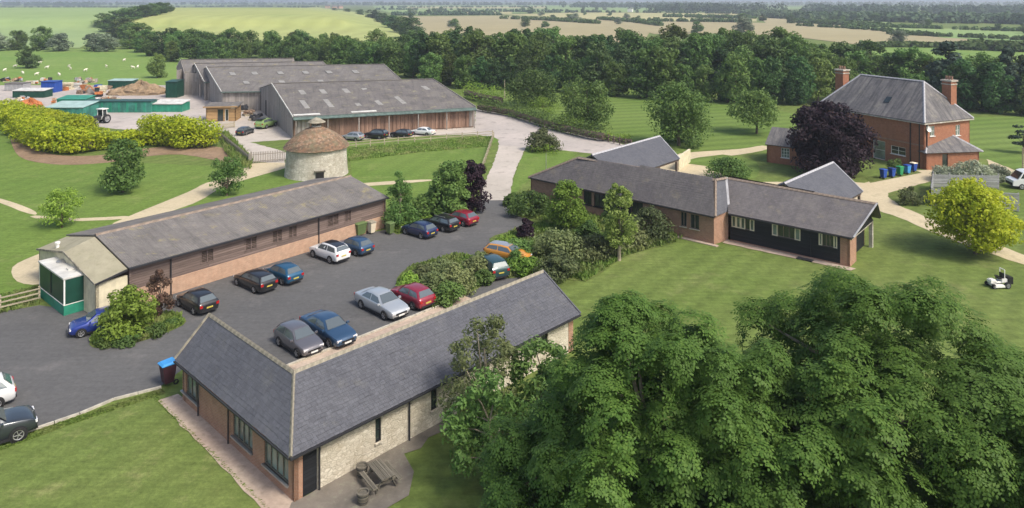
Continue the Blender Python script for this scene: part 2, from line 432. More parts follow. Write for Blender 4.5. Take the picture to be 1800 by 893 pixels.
M['rust'] = m_plain('rusty_orange_steel', (.42, .15, .05), .7, var=.35)
M['junk_brown'] = m_plain('brown_scrap', (.24, .17, .12), .9, var=.5)
M['heap'] = m_ground('soil_heap', [(.25, .18, .115), (.33, .24, .155)], .5, 1.5, bdist=.1, fine=.3, third=(.18, .17, .09))
M['lead_lamp'] = m_plain('lamp_lens', (.75, .76, .78), .12, spec=.9)
M['tail'] = m_plain('red_tail_lens', (.38, .012, .012), .25, spec=.7)
M['plate_w'] = m_plain('white_plate', (.75, .75, .72), .5)
M['plate_y'] = m_plain('yellow_plate', (.50, .41, .08), .5)
M['car_trim'] = m_plain('black_trim', (.022, .022, .024), .55)
M['wool'] = m_plain('sheep_wool', (.72, .68, .58), .95, var=.15)
# ------------------------------------------------------------------ ground and sheets
def smooth_poly(pts, n=4):
    out = []; k = len(pts)
    for i in range(k):
        p0, p1, p2, p3 = pts[i - 1], pts[i], pts[(i + 1) % k], pts[(i + 2) % k]
        for j in range(n):
            t = j / n
            q = [.5 * (2 * b + (c - a) * t + (2 * a - 5 * b + 4 * c - d) * t * t + (3 * b - a - 3 * c + d) * t ** 3)
                 for a, b, c, d in zip(p0, p1, p2, p3)]
            out.append(Vector(q))
    return out

ZK = 0
def sheet(name, pix, z, mat, smooth=0, jit=0.0, kind='structure', seed=1, world=False):
    global ZK
    if z is None: ZK += 1; z = .006 + .001 * ZK
    pts = [Vector((p[0], p[1], 0)) if world else G(*p) for p in pix]
    for p in pts: p.z = 0
    if smooth: pts = smooth_poly(pts, smooth)
    if jit:
        rg = random.Random(seed); q = []
        for i, p in enumerate(pts):
            b = pts[(i + 1) % len(pts)]; L = (b - p).length; n = max(1, min(40, int(L / .8)))
            for j in range(n):
                a = p.lerp(b, j / n); q.append(a + Vector((rg.uniform(-jit, jit), rg.uniform(-jit, jit), 0)))
        pts = q
    bm = bmesh.new()
    f = bm.faces.new([bm.verts.new((p.x, p.y, z)) for p in pts])
    bm.normal_update()
    if f.normal.z < 0: f.normal_flip()
    bmesh.ops.triangulate(bm, faces=[f])
    me = bpy.data.meshes.new(name); bm.to_mesh(me); bm.free(); me.materials.append(mat)
    o = link(name, me); o['kind'] = kind
    return o

g = MB()
xs = [-9000, -3000, -800, -300, -150, -75, 0, 75, 150, 300, 800, 3000, 9000]
ys = [-400, -60, 0, 30, 60, 90, 130, 200, 350, 700, 1500, 4000, 9500]
g.grid([[(x, y, 0) for x in xs] for y in ys])
tag(g.build('ground', M['grass']), kind='structure')

# low hill at the upper left carrying two crop fields
def zhill(py):
    t = min(1, max(0, (66 - py) / 52)); return 13.0 * t * t * (3 - 2 * t)
def edge(tab, py):
    for (a, pa), (b, pb) in zip(tab, tab[1:]):
        if pa >= py >= pb: return a + (b - a) * ((pa - py) / (pa - pb) if pa != pb else 0)
    return tab[-1][0]
def hill_field(left, right, y0, y1, mat, tl=0, tr=0):
    m = MB(); rows = []; n = 44
    for i in range(n + 1):
        py = y0 + (y1 - y0) * i / n; a, b = edge(left, py), edge(right, py); r = []
        for k in range(33):
            px = a + (b - a) * k / 32; z = zhill(py)
            if tr: z *= min(1, (b - px) / tr) ** .6 if b > px else 0
            if tl: z *= min(1, (px - a) / tl) if px > a else 0
            r.append(G(px, py, z + .06))
        rows.append(r)
    rows.append([Vector((p.x * 1.15, p.y * 1.15, p.z * .5)) for p in rows[-1]]); rows.append([Vector((p.x * 1.5, p.y * 1.5, -.3)) for p in rows[-2]])
    m.grid(rows); tag(m.build('field', M[mat], None, True), kind='structure')
hill_field([(-420, 84), (-420, 13)], [(140, 84), (185, 60), (190, 42), (235, 26), (300, 13)], 84, 13.2, 'field_pale', tl=200)
hill_field([(270, 80), (240, 58), (205, 43), (242, 30), (308, 13)], [(722, 80), (722, 62), (672, 35), (625, 21), (560, 13)], 80, 13.4, 'field_gold', tr=70)
# far fields (each its own sheet)
for zi, (pix, mname) in enumerate([
    ([(-60, 86), (150, 86), (290, 88), (330, 104), (320, 150), (-60, 150)], 'pasture'),
    ([(655, 10), (1000, 9.5), (1240, 11), (1240, 21), (1000, 21), (760, 25), (700, 26), (660, 16)], 'field_green'),
    ([(705, 29), (880, 27.5), (1050, 33), (1150, 45), (1130, 75), (720, 75), (715, 50)], 'field_tan'),
    ([(880, 26), (1010, 22), (1330, 23), (1330, 38), (1110, 36)], 'field_straw'),
    ([(1060, 36), (1330, 40), (1390, 42), (1400, 62), (1150, 60)], 'field_tan'),
    ([(1330, 26), (1395, 36), (1530, 47), (1700, 60), (1700, 84), (1500, 78), (1370, 62)], 'field_tan'),
    ([(1400, 33), (1560, 34), (1560, 44), (1450, 42)], 'field_green'),
    ([(1480, 46), (1640, 50), (1860, 58), (1860, 76), (1660, 67), (1560, 55)], 'field_green'),
    ([(1500, 84), (1640, 85), (1860, 92), (1860, 125), (1500, 115)], 'pasture'),
    ([(760, 22), (900, 20.5), (900, 25), (780, 25)], 'field_straw'),
    ([(1180, 14), (1330, 15), (1330, 19), (1180, 18)], 'field_straw'),
    ([(700, 12), (960, 11.5), (960, 15), (720, 15)], 'field_straw'),
    ([(1420, 27), (1700, 28), (1860, 31), (1860, 34), (1420, 31)], 'field_green'),
    ([(-200, 8), (420, 7.5), (420, 10), (-200, 10.4)], 'field_pale'),
    ([(1250, 12), (1420, 12), (1420, 16), (1250, 16)], 'field_green')]):
    sheet('field', pix, .05 + .03 * zi, M[mname])

# lawns
sheet('lawn', [(-500, 900), (-120, 822), (0, 778), (140, 730), (285, 683), (330, 722), (505, 893), (505, 960), (-500, 1100)], None, M['lawn_front'])
sheet('lawn', [(-300, 560), (-300, 215), (0, 200), (120, 280), (370, 292), (440, 300), (505, 290), (580, 320), (660, 312), (680, 340), (500, 345), (170, 412), (60, 470), (70, 530), (0, 545)], None, M['lawn_left'])
sheet('lawn', [(612, 252), (866, 240), (845, 300), (832, 340), (820, 372), (690, 400), (676, 345), (620, 320)], None, M['lawn_left'])
sheet('lawn', [(850, 130), (1150, 160), (1400, 200), (1400, 260), (1200, 265), (1060, 240), (900, 205), (840, 165)], None, M['lawn_house'])
sheet('lawn', [(1700, 205), (1900, 205), (1900, 330), (1760, 290), (1700, 270)], None, M['lawn_house'])
sheet('lawn', [(930, 260), (1020, 265), (1000, 280), (935, 312), (900, 345), (895, 345), (915, 280)], None, M['lawn_left'])

# car park and roads
sheet('car_park', [(-400, 930), (-120, 818), (0, 773), (140, 725), (282, 678), (330, 640), (520, 700), (800, 570), (960, 480), (930, 440), (958, 400), (905, 378), (893, 362), (893, 346), (846, 346), (838, 372), (825, 388), (700, 412), (678, 404), (640, 410), (300, 500), (228, 520), (165, 545), (70, 537), (0, 548), (-400, 640)], None, M['asphalt'], jit=.12)
sheet('concrete_road', [(845, 352), (848, 330), (862, 300), (876, 262), (878, 245), (835, 236), (700, 241), (600, 248), (600, 236), (515, 245), (440, 250), (505, 268), (500, 290), (440, 282), (390, 240), (380, 190), (445, 176), (515, 240), (700, 228), (836, 214), (838, 196), (900, 206), (1000, 235), (1075, 250), (1045, 268), (985, 262), (925, 258), (912, 285), (900, 320), (895, 352)], None, M['concrete_road'], jit=.1)
sheet('yard', [(836, 190), (905, 206), (1060, 243), (1120, 262), (1060, 272), (930, 258), (880, 256), (872, 244), (835, 234)], None, M['yard'], jit=.1)
sheet('compound_yard', [(-60, 138), (310, 134), (318, 170), (390, 190), (390, 222), (260, 232), (160, 222), (20, 190), (-60, 175)], None, M['yard'], jit=.2)
sheet('yard', [(318, 130), (470, 130), (470, 190), (380, 215), (318, 190)], None, M['yard'])
sheet('gravel_drive', [(1195, 270), (1300, 262), (1340, 256), (1350, 262), (1300, 272), (1205, 281)], None, M['gravel'], smooth=3)
sheet('gravel_drive', [(1140, 300), (1160, 285), (1240, 288), (1290, 320), (1380, 320), (1410, 312), (1520, 322), (1540, 310), (1610, 300), (1665, 297), (1640, 318), (1560, 340), (1580, 362), (1680, 402), (1790, 445), (1900, 480), (1900, 500), (1790, 462), (1720, 440), (1640, 408), (1570, 378), (1500, 358), (1260, 335)], None, M['gravel'], jit=.12)
sheet('gravel_drive', [(1735, 280), (1800, 306), (1900, 340), (1900, 350), (1800, 330), (1740, 300)], None, M['gravel'], jit=.1)
sheet('gravel_patch', [(22, 470), (60, 450), (110, 432), (170, 415), (180, 440), (100, 480), (72, 500), (30, 495)], None, M['gravel'], smooth=3)
sheet('gravel_path', [(200, 392), (330, 338), (362, 322), (420, 305), (440, 288), (505, 287), (500, 296), (445, 312), (390, 330), (340, 358), (230, 392)], None, M['gravel'], smooth=3)
sheet('footpath', [(-60, 335), (0, 349), (40, 362), (62, 372), (62, 378), (35, 371), (0, 357), (-60, 345)], None, M['gravel'], smooth=2)
sheet('footpath', [(62, 379), (140, 384), (220, 380), (232, 384), (140, 389), (62, 384)], None, M['gravel'], smooth=2)
sheet('footpath', [(640, 322), (740, 316), (760, 317), (740, 320), (650, 327)], None, M['gravel'], smooth=2)
sheet('mulch_bed', [(22, 240), (70, 265), (120, 274), (190, 272), (250, 262), (330, 255), (400, 262), (420, 285), (395, 285), (320, 272), (250, 276), (190, 286), (110, 290), (45, 281), (24, 262)], None, M['soil'], smooth=3)
sheet('grass_bank', [(612, 262), (740, 252), (866, 240), (860, 256), (740, 266), (612, 282)], None, M['long_grass'], smooth=2)
sheet('planting_bed', [(158, 600), (200, 572), (270, 552), (318, 556), (322, 572), (250, 600), (175, 613)], None, M['bed'], smooth=3)
sheet('planting_bed', [(696, 500), (720, 470), (800, 448), (850, 455), (862, 490), (800, 530), (760, 545), (735, 520)], None, M['bed'], smooth=3)
sheet('planting_bed', [(860, 420), (905, 405), (960, 392), (1010, 410), (1120, 420), (1170, 400), (1190, 425), (1100, 450), (1030, 495), (950, 478), (890, 490), (880, 450)], None, M['bed'], smooth=3)
sheet('planting_bed', [(890, 350), (930, 338), (1100, 365), (1200, 395), (1200, 420), (1110, 415), (1000, 400), (950, 388), (900, 372)], None, M['bed'], smooth=3)
sheet('planting_bed', [(676, 400), (690, 385), (820, 362), (835, 370), (826, 385), (700, 409)], None, M['bed'], smooth=2)
sheet('planting_bed', [(1560, 345), (1600, 332), (1640, 335), (1650, 352), (1600, 362)], None, M['bed'], smooth=3)
sheet('planting_bed', [(1195, 285), (1270, 272), (1330, 285), (1330, 312), (1290, 315), (1240, 292)], None, M['lawn_house'], smooth=2)
sheet('planting_bed', [(1520, 312), (1610, 300), (1620, 304), (1530, 322)], None, M['bed'])

# edging kerb along the front lawn
ke = MB()
kp = [G(-120, 824), G(0, 777), G(140, 729), G(200, 703.5), G(284, 682)]
for a, b in zip(kp, kp[1:]):
    n = max(1, int((b - a).length / .9))
    for i in range(n):
        p, q = a.lerp(b, i / n + .006), a.lerp(b, (i + 1) / n - .006)
        ke.bar(p + Vector((0, 0, .05)), q + Vector((0, 0, .05)), .13, .14)
tag(ke.build('kerb', M['kerb']), kind='structure')
# ------------------------------------------------------------------ foliage
L = {}
L['young'] = m_leaf('young_tree_leaf', (.25, .37, .085), (.36, .48, .13), (.29, .41, .10), .38)
L['ash'] = m_leaf('ash_leaf', (.072, .15, .03), (.145, .245, .052), (.10, .18, .04), .40, .5, .06, spec=.12)
L['olive'] = m_leaf('grey_olive_leaf', (.15, .185, .075), (.225, .26, .105), (.18, .215, .09), .32)
L['dark'] = m_leaf('dark_woodland_leaf', (.046, .095, .032), (.095, .16, .05), (.06, .115, .04), .28, .55, .45)
L['wood'] = m_leaf('woodland_leaf', (.075, .14, .036), (.14, .215, .055), (.10, .165, .045), .3, .55, .4)
L['mid'] = m_leaf('mid_green_leaf', (.095, .175, .045), (.16, .255, .066), (.12, .205, .05), .32, .55, .22)
L['fresh'] = m_leaf('fresh_green_leaf', (0.158, 0.271, 0.040), (0.251, 0.370, 0.066), (0.198, 0.317, 0.046), .35)
L['laurel'] = m_leaf('golden_laurel_leaf', (.34, .42, .018), (.50, .55, .04), (.28, .37, .02), .4, .45, .12)
L['yellow'] = m_leaf('golden_leaf', (.42, .47, .025), (.57, .60, .05), (.35, .43, .025), .4, .5, .05)
L['purple'] = m_leaf('purple_leaf', (.018, .010, .016), (.036, .018, .027), (.023, .014, .020), .12, .6, .12)
L['purple_brown'] = m_leaf('bronze_leaf', (0.099, 0.059, 0.046), (0.158, 0.099, 0.066), (0.119, 0.092, 0.053), .2)
L['conifer'] = m_leaf('conifer_needle', (0.029, 0.055, 0.040), (0.059, 0.092, 0.059), (0.040, 0.066, 0.053), .1, .6, .2)
L['bluegrey'] = m_leaf('grey_willow_leaf', (0.172, 0.224, 0.145), (0.251, 0.304, 0.198), None, .25)
L['haze'] = m_leaf('hazed_far_leaf', (.06, .11, .05), (.10, .155, .07), (.075, .12, .065), .2, .7, .3)  # distance haze is partly tinted into this leaf colour
L['hedge'] = m_leaf('clipped_hedge_leaf', (0.059, 0.116, 0.029), (0.112, 0.178, 0.046), (0.092, 0.145, 0.040), .25, .6, .15)
L['grassy'] = m_leaf('long_grass_blade', (0.132, 0.224, 0.040), (0.238, 0.330, 0.079), (0.290, 0.317, 0.119), .3)
L['silver'] = m_leaf('silver_leaf', (0.264, 0.317, 0.224), (0.409, 0.449, 0.330), (0.211, 0.264, 0.145), .25)
L['bronze_green'] = m_leaf('dark_dusty_leaf', (.09, .12, .05), (.15, .175, .075), None, .28)

def leaf_arrays(P, N, S, rg, aspect=.55, jit=.55):
    """diamond-shaped leaves at P facing roughly N, size S"""
    n = len(P)
    N = N + rg.normal(0, jit, (n, 3)); N /= np.linalg.norm(N, axis=1)[:, None] + 1e-9
    T = rg.normal(0, 1, (n, 3)); T -= N * (T * N).sum(1)[:, None]; T /= np.linalg.norm(T, axis=1)[:, None] + 1e-9
    B = np.cross(N, T); S = S[:, None]
    a = P - T * S * .5; c = P + T * S * .5
    mid = P - T * S * .08 + N * S * .06
    b = mid + B * S * aspect * .5; d = mid - B * S * aspect * .5
    return np.stack([a, b, c, d], 1).reshape(-1, 3)

def quads_mesh(name, V, mat):
    n = len(V) // 4
    me = bpy.data.meshes.new(name)
    me.vertices.add(len(V)); me.vertices.foreach_set('co', V.astype(np.float32).ravel())
    me.loops.add(len(V)); me.loops.foreach_set('vertex_index', np.arange(len(V), dtype=np.int32))
    me.polygons.add(n); me.polygons.foreach_set('loop_start', np.arange(0, len(V), 4, dtype=np.int32))
    me.materials.append(mat); me.update(calc_edges=True)
    return me

def clump_leaves(rg, clumps, per, size, aspect=.55, jit=.55, shell=.45, up=.35):
    out = []
    for (c, r) in clumps:
        D = rg.normal(0, 1, (per, 3)); D /= np.linalg.norm(D, axis=1)[:, None]
        rad = shell + (1 - shell) * rg.random(per) ** .6
        rr = np.array(r)
        P = np.array(c) + D * rr * rad[:, None]
        N = D / rr * rr.mean() + np.array([0, 0, up])
        S = size * rg.uniform(.65, 1.3, per)
        out.append(leaf_arrays(P, N, S, rg, aspect, jit))
    return np.concatenate(out)

def crown_clumps(rg, n, R_, z0, z1, shape='round', cr=.36, flat=.8):
    """sub-clump centres through the crown's volume, mostly near its outside"""
    cl = []; k = 0
    while len(cl) < n and k < n * 40:
        k += 1
        t = rg.random(); th = rg.random() * 2 * math.pi; q = rg.random() ** .45
        if shape == 'cone': env = (1 - t) ** .8 * .95 + .08
        elif shape == 'column': env = math.sin(math.pi * min(1, t * .75 + .22)) ** .6
        elif shape == 'spread': env = math.sin(math.pi * (t * .62 + .36)) ** .7 if t > .25 else .75 + t
        elif shape == 'full': env = .82 + .18 * math.sin(math.pi * min(1, t * 1.6)) if t < .55 else math.sqrt(max(0, 1 - ((t - .55) / .47) ** 2)) * .98 + .02
        elif shape == 'mound': env = math.sqrt(max(0, 1 - t * t))
        else: env = math.sqrt(max(0, 1 - (2 * t - 1) ** 2)) * .95 + .05
        if rg.random() > env + .15: continue
        rr = R_ * env * (1 - cr * .7) * q
        r = R_ * cr * rg.uniform(.65, 1.25) * (.55 + .45 * env)
        z = z0 + r * flat * .6 + (z1 - z0 - r * flat * 1.35) * t
        cl.append(((rr * math.cos(th), rr * math.sin(th), z), (r, r, r * flat)))
    return cl

def trunk_mesh(rg, h, r, clumps, mat, nl=7, name='trunk', lean=.02):
    m = MB()
    top = h * .72
    pts = [Vector((rg.normal(0, lean) * h * (i / 4), rg.normal(0, lean) * h * (i / 4), top * i / 4)) for i in range(5)]
    pts[0] = Vector((0, 0, -.15))
    m.tube(pts, [r * 1.25, r, r * .8, r * .55, r * .25], 8)
    idx = list(range(len(clumps))); rg.shuffle(idx)
    for i in idx[:nl]:
        c = Vector(clumps[i][0]); s = min(.8, max(.25, rg.random()))
        f = s * 4; a = pts[int(f)].lerp(pts[min(4, int(f) + 1)], f % 1)
        if a.z > c.z: a = pts[1].copy()
        mid = a.lerp(c, .5) + Vector((0, 0, .08 * (c - a).length))
        m.tube([a, mid, c], [r * .42, r * .28, r * .08], 5)
    return m.mesh(name, mat, True)

def make_tree(loc, h, R_, mat, label=None, group=None, seed=1, z0=None, shape='round', n=26, per=110, size=.4, name='tree',
              cat='tree', bark='bark', tr=None, cr=.36, flat=.8, shell=.45, jit=.55, aspect=.55, sx=1.0, up=.35, fol='crown', nl=7):
    rg = np.random.default_rng(seed)
    z0 = h * .15 if z0 is None else z0
    cl = crown_clumps(rg, n, R_, z0, h, shape, cr, flat)
    root = empty(name, loc, 0, label, cat, group)
    root.scale = (sx, 1, 1)
    link('trunk', trunk_mesh(rg, h, tr or h * .022, cl, M[bark], nl), root)
    V = clump_leaves(rg, cl, per, size, aspect, jit, shell, up)
    V[:, 2] = np.maximum(V[:, 2], .03)
    link(fol, quads_mesh(fol, V, L[mat]), root)
    return root

def shrub(loc, h, R_, mat, label, seed=1, group=None, n=14, per=90, size=.25, name='shrub', cat='shrub', sx=1.0, sy=1.0, rz=0, **kw):
    o = make_tree(loc, h, R_, mat, label, group, seed, z0=0.0, shape='mound', n=n, per=per, size=size, name=name, cat=cat, fol='foliage', nl=5, tr=.04, **kw)
    o.scale = (sx, sy, 1); o.rotation_euler.z = rz
    for c in o.children:
        if c.name.startswith('trunk'): c.name = 'stem'
    return o

def hedge(path, wd, ht, mat, label, seed=1, step=.7, per=40, size=.22, name='hedge', group=None, wob=.2, cat='hedge'):
    """rough run of clumps along a ground path, with a woody core"""
    rg = np.random.default_rng(seed)
    pts = [Vector(p) for p in path]; cl = []
    root = empty(name, pts[0], 0, label, cat, group)
    core = MB()
    for a, b in zip(pts, pts[1:]):
        d = b - a; n = max(1, int(d.length / step)); side = Vector((-d.y, d.x, 0)).normalized()
        for i in range(n):
            for rowz in ((.35, .8) if ht > .8 else (.6,)):
                p = a.lerp(b, (i + rg.random()) / n) + side * rg.uniform(-wob, wob) * wd - pts[0]
                r = wd * .5 * rg.uniform(.8, 1.2)
                zz = ht * rowz * rg.uniform(.85, 1.12)
                cl.append(((p.x, p.y, zz), (max(r, step * .6), max(r, step * .6), ht * .33)))
        core.tube([a - pts[0] + Vector((0, 0, ht * .3)), b - pts[0] + Vector((0, 0, ht * .3))], min(wd, ht) * .22, 6)
    link('stem', core.mesh('stem', M['bark']), root)
    V = clump_leaves(rg, cl, per, size, .6, .6, .5, .4)
    V[:, 2] = np.maximum(V[:, 2], .03)
    link('foliage', quads_mesh('foliage', V, L[mat]), root)
    return root
# ------------------------------------------------------------------ buildings
class Frame:
    def __init__(s, root, p0, ang):
        s.root = root; s.p0 = Vector(p0); s.p0.z = 0
        s.u = Vector((math.cos(ang), math.sin(ang), 0)); s.v = Vector((-math.sin(ang), math.cos(ang), 0))
    def loc(s, p):
        q = Vector(p) - s.p0; return Vector((q.dot(s.u), q.dot(s.v), q.z))

def building(name, p0, ang, label, cat='building', group=None):
    p0 = Vector(p0); p0.z = 0
    r = empty(name, p0, ang, label, cat, group)
    return Frame(r, p0, ang)

def wall(parent, o, d, length, z0, z1, mat, openings=(), depth=.14, name='wall', th=.22, n=None):
    """upright wall from o along d, real openings with reveals; n = outward normal"""
    o = Vector(o); d = Vector(d).normalized()
    n = Vector(n) if n is not None else Vector((d.y, -d.x, 0))
    m = MB()
    S = sorted({0, length} | {x for q in openings for x in q[:2]}); Zs = sorted({z0, z1} | {x for q in openings for x in q[2:4]})
    P = lambda s, z, k=0: o + d * s + Vector((0, 0, z)) - n * k
    flip = n.dot(Vector((d.y, -d.x, 0))) < 0
    def F_(pts): m.face(pts[::-1] if flip else pts)
    for a, b in zip(S, S[1:]):
        for c, e in zip(Zs, Zs[1:]):
            sm, zm = (a + b) / 2, (c + e) / 2
            if any(q[0] < sm < q[1] and q[2] < zm < q[3] for q in openings): continue
            F_([P(a, c), P(b, c), P(b, e), P(a, e)])
    for q in openings:
        a, b, c, e = q[:4]
        for A, B in (((a, c), (b, c)), ((b, c), (b, e)), ((b, e), (a, e)), ((a, e), (a, c))):
            F_([P(*B), P(*A), P(*A, depth + .05), P(*B, depth + .05)])
    # back and edges so that the wall is a solid
    F_([P(length, z0, th), P(0, z0, th), P(0, z1, th), P(length, z1, th)]) if not openings else None
    F_([P(0, z1), P(length, z1), P(length, z1, th), P(0, z1, th)])
    F_([P(0, z0, th), P(0, z0), P(0, z1), P(0, z1, th)])
    F_([P(length, z0), P(length, z0, th), P(length, z1, th), P(length, z1)])
    w_ = m.build(name, mat, parent)
    return w_, (o, d, n)

def window(parent, wf, q, nx=2, nz=1, frame='white', glass='glass', depth=.10, fw=.06, sill=True, name='window', sillmat=None):
    o, d, n = wf; a, b, c, e = q[:4]
    P = lambda s, z, k=0: o + d * s + Vector((0, 0, z)) - n * k
    m = MB(); k = depth - .02
    for z in [c + fw / 2, e - fw / 2]: m.bar(P(a, z, k), P(b, z, k), .06, fw)
    for s in [a + fw / 2, b - fw / 2]: m.bar(P(s, c, k), P(s, e, k), .06, fw, up=n)
    for i in range(1, nx): s = a + (b - a) * i / nx; m.bar(P(s, c, k), P(s, e, k), .055, fw * .8, up=n)
    for i in range(1, nz): z = c + (e - c) * i / nz; m.bar(P(a, z, k), P(b, z, k), .05, fw * .6)
    f = m.build(name, M[frame], parent)
    for i in range(nx):
        s0, s1 = a + (b - a) * i / nx, a + (b - a) * (i + 1) / nx
        g_ = MB(); g_.face([P(s0, c, depth), P(s1, c, depth), P(s1, e, depth), P(s0, e, depth)])
        g_.build('pane', M[glass], f)
    if sill:
        s_ = MB(); s_.bar(P(a - .06, c - .035, -.03), P(b + .06, c - .035, -.03), .16, .07)
        s_.build('sill', M[sillmat or frame], f)
    return f

def slates(parent, poly, mat, wd=.24, gauge=.17, seed=1, name='slates'):
    """courses of separate slates over a planar roof polygon (first edge = eave)"""
    poly = [Vector(p) for p in poly]
    t = (poly[1] - poly[0]).normalized()
    nrm = (poly[1] - poly[0]).cross(poly[-1] - poly[0]).normalized()
    if nrm.z < 0: nrm = -nrm
    b = nrm.cross(t)
    if b.z < 0: b = -b
    Q = [((p - poly[0]).dot(t), (p - poly[0]).dot(b)) for p in poly]
    def span(y):
        xs_ = []
        for i in range(len(Q)):
            (x0, y0), (x1, y1) = Q[i], Q[(i + 1) % len(Q)]
            if (y0 - y) * (y1 - y) < 0: xs_.append(x0 + (x1 - x0) * (y - y0) / (y1 - y0))
        return (min(xs_), max(xs_)) if len(xs_) >= 2 else None
    rg = random.Random(seed); m = MB()
    y = 0; row = 0; top = max(q[1] for q in Q)
    while y < top - .05:
        sp = span(y + gauge * .5)
        if sp:
            x = sp[0] - (wd / 2 if row % 2 else 0)
            while x < sp[1]:
                a_, c_ = max(x, sp[0]) + .006, min(x + wd, sp[1]) - .006
                if c_ - a_ > .04:
                    l0 = .014 + rg.uniform(0, .007); dy = rg.uniform(-.008, .008)
                    P = lambda xx, yy, h: poly[0] + t * xx + b * yy + nrm * h
                    A, B = P(a_, y - .01 + dy, l0), P(c_, y - .01 + dy, l0)
                    C, D = P(c_, min(y + gauge + .03, top), .008), P(a_, min(y + gauge + .03, top), .008)
                    m.face([A, B, C, D]); m.face([P(a_, y - .01 + dy, 0), P(c_, y - .01 + dy, 0), B, A])
                x += wd
        y += gauge; row += 1
    o = m.build(name, mat, parent); o['kind'] = 'stuff'
    return o

RIDGE = {}
def ridge_tiles(parent, a, b, mat, step=.45, wd=.2, name='ridge_tile', drop=.11):
    """angle ridge tiles laid one by one from a to b"""
    a = Vector(a); b = Vector(b); d = b - a; n = max(1, round(d.length / step)); L_ = d.length / n
    key = (mat, round(wd, 2), round(drop, 2))
    if key not in RIDGE:
        m = MB()
        pr = [(-wd, -drop), (-wd * .5, -.01), (0, .045), (wd * .5, -.01), (wd, -drop)]
        lo = [(y, z - .03) for y, z in pr]
        for x0, x1, k in ((-.5, .44, 0), (.44, .5, .014)):
            m.grid([[(x0, y, z + k) for y, z in pr], [(x1, y, z + k) for y, z in pr]])
        m.face([(-.5, y, z) for y, z in pr + lo[::-1]]); m.face([(.5, y, z + .014) for y, z in (pr + lo[::-1])[::-1]])
        RIDGE[key] = m.mesh(name, M[mat])
    yaw = math.atan2(d.y, d.x); pit = -math.atan2(d.z, Vector((d.x, d.y, 0)).length)
    for i in range(n):
        child(parent, name, RIDGE[key], a + d * ((i + .5) / n) + Vector((0, 0, .05)), (0, pit, yaw), (L_ * .99, 1, 1))

# ---- L-shaped slate-roofed block in the foreground
A1 = R(46.2)
fb = building('office_block', G(517, 884), A1, 'L-shaped slate-roofed block with brick and cream stone walls nearest the camera')
T = fb.root
EH, RH, OV = 2.32, 4.2, .38
J = Vector((1.55, 2.75, RH)); LE, SE = 19.3, 11.7
# roof faces (local: x along the long wing, y along the short wing)
long_front = [(-OV, -OV, EH), (LE + .3, -OV, EH), (LE + .3, 2.75, RH), J]
short_front = [(-OV, SE + .3, EH), (-OV, -OV, EH), J, (1.55, SE + .3, RH)]
long_back = [(LE + .3, 5.9, EH), (3.5, 5.9, EH), J, (LE + .3, 2.75, RH)]
short_back = [(3.5, 5.9, EH), (3.5, SE + .3, EH), (1.55, SE + .3, RH), J]
for poly, sd_ in ((long_front, 3), (short_front, 4), (long_back, 5), (short_back, 6)):
    m = MB(); m.slab(poly, .1); ro = m.build('roof', M['slate'], T)
    slates(ro, poly, M['slate'], seed=sd_)
ridge_tiles(T, J, (LE + .3, 2.75, RH), 'ridge', .45, .115)
ridge_tiles(T, J, (1.55, SE + .3, RH), 'ridge', .45, .115)
ridge_tiles(T, Vector((-OV, -OV, EH)), J, 'ridge', .4, .1, 'hip_tile')
# bargeboard line of pale verge tiles on the short gable
m = MB(); m.bar((-OV, SE + .3, EH + .05), (1.55, SE + .3, RH + .05), .12, .09); m.build('verge', M['ridge'], T)
m = MB(); m.bar((LE + .3, -OV, EH + .03), (LE + .3, 2.75, RH + .03), .1, .08); m.build('verge', M['slate'], T)
# gutters
m = MB(); m.bar((-OV - .05, -OV - .05, EH - .07), (LE + .25, -OV - .05, EH - .07), .1, .08); m.build('gutter', M['iron'], T)
m = MB(); m.bar((-OV - .05, -OV + .05, EH - .075), (-OV - .05, SE + .25, EH - .075), .1, .08); m.build('gutter', M['iron'], T)
# short wing front wall (faces left): runs along +y at x = 0
w0 = fb.p0; dv = fb.v; du = fb.u
def sv(px, py): return on_wall(px, py, w0, dv)
def su(px, py): return on_wall(px, py, w0, du)
wins = []
for (pa, pb) in ((350, 321), (444, 409), (507, 464)):
    s0, s1 = sv(pa, 700)[0], sv(pb, 700)[0]
    wins.append((s0, s1, .55, 2.1))
wo, wf = wall(T, (0, 0, 0), (0, 1, 0), SE, 0, EH + .05, M['brick'], wins, n=(-1, 0, 0))
for i, q in enumerate(wins):
    window(T, wf, q, 4, 1, 'oak', 'glass_pale', fw=.07, sillmat='steel')
# long wing front wall (faces right): brick corner pier, black boarded panel, stone
sp0, sp1 = .42, su(558, 840)[0]
wall(T, (0, 0, 0), (1, 0, 0), sp0, 0, EH + .05, M['brick'], n=(0, -1, 0))
wall(T, (sp0, .06, 0), (1, 0, 0), sp1 - sp0, 0, EH + .05, M['board_black'], n=(0, -1, 0), name='boarded_panel')
slits = []
for (px, py0, py1, hw) in ((665, 735, 776, .17), (763, 683, 720, .2), (905, 610, 640, .3), (957, 575, 600, .3)):
    s, z1 = su(px, py0); _, z0 = su(px, py1)
    slits.append((s - sp1 - hw, s - sp1 + hw, max(.55, min(z0, 1.1)), min(2.1, z1)))
wo, wf = wall(T, (sp1, 0, 0), (1, 0, 0), LE - .45 - sp1, 0, EH + .05, M['stone'], slits, n=(0, -1, 0))
for q in slits: window(T, wf, q, 1, 2, 'black', 'glass', fw=.05, sillmat='stone')
wall(T, (LE - .45, -.02, 0), (1, 0, 0), .45, 0, EH + .05, M['brick'], n=(0, -1, 0), name='brick_pier')
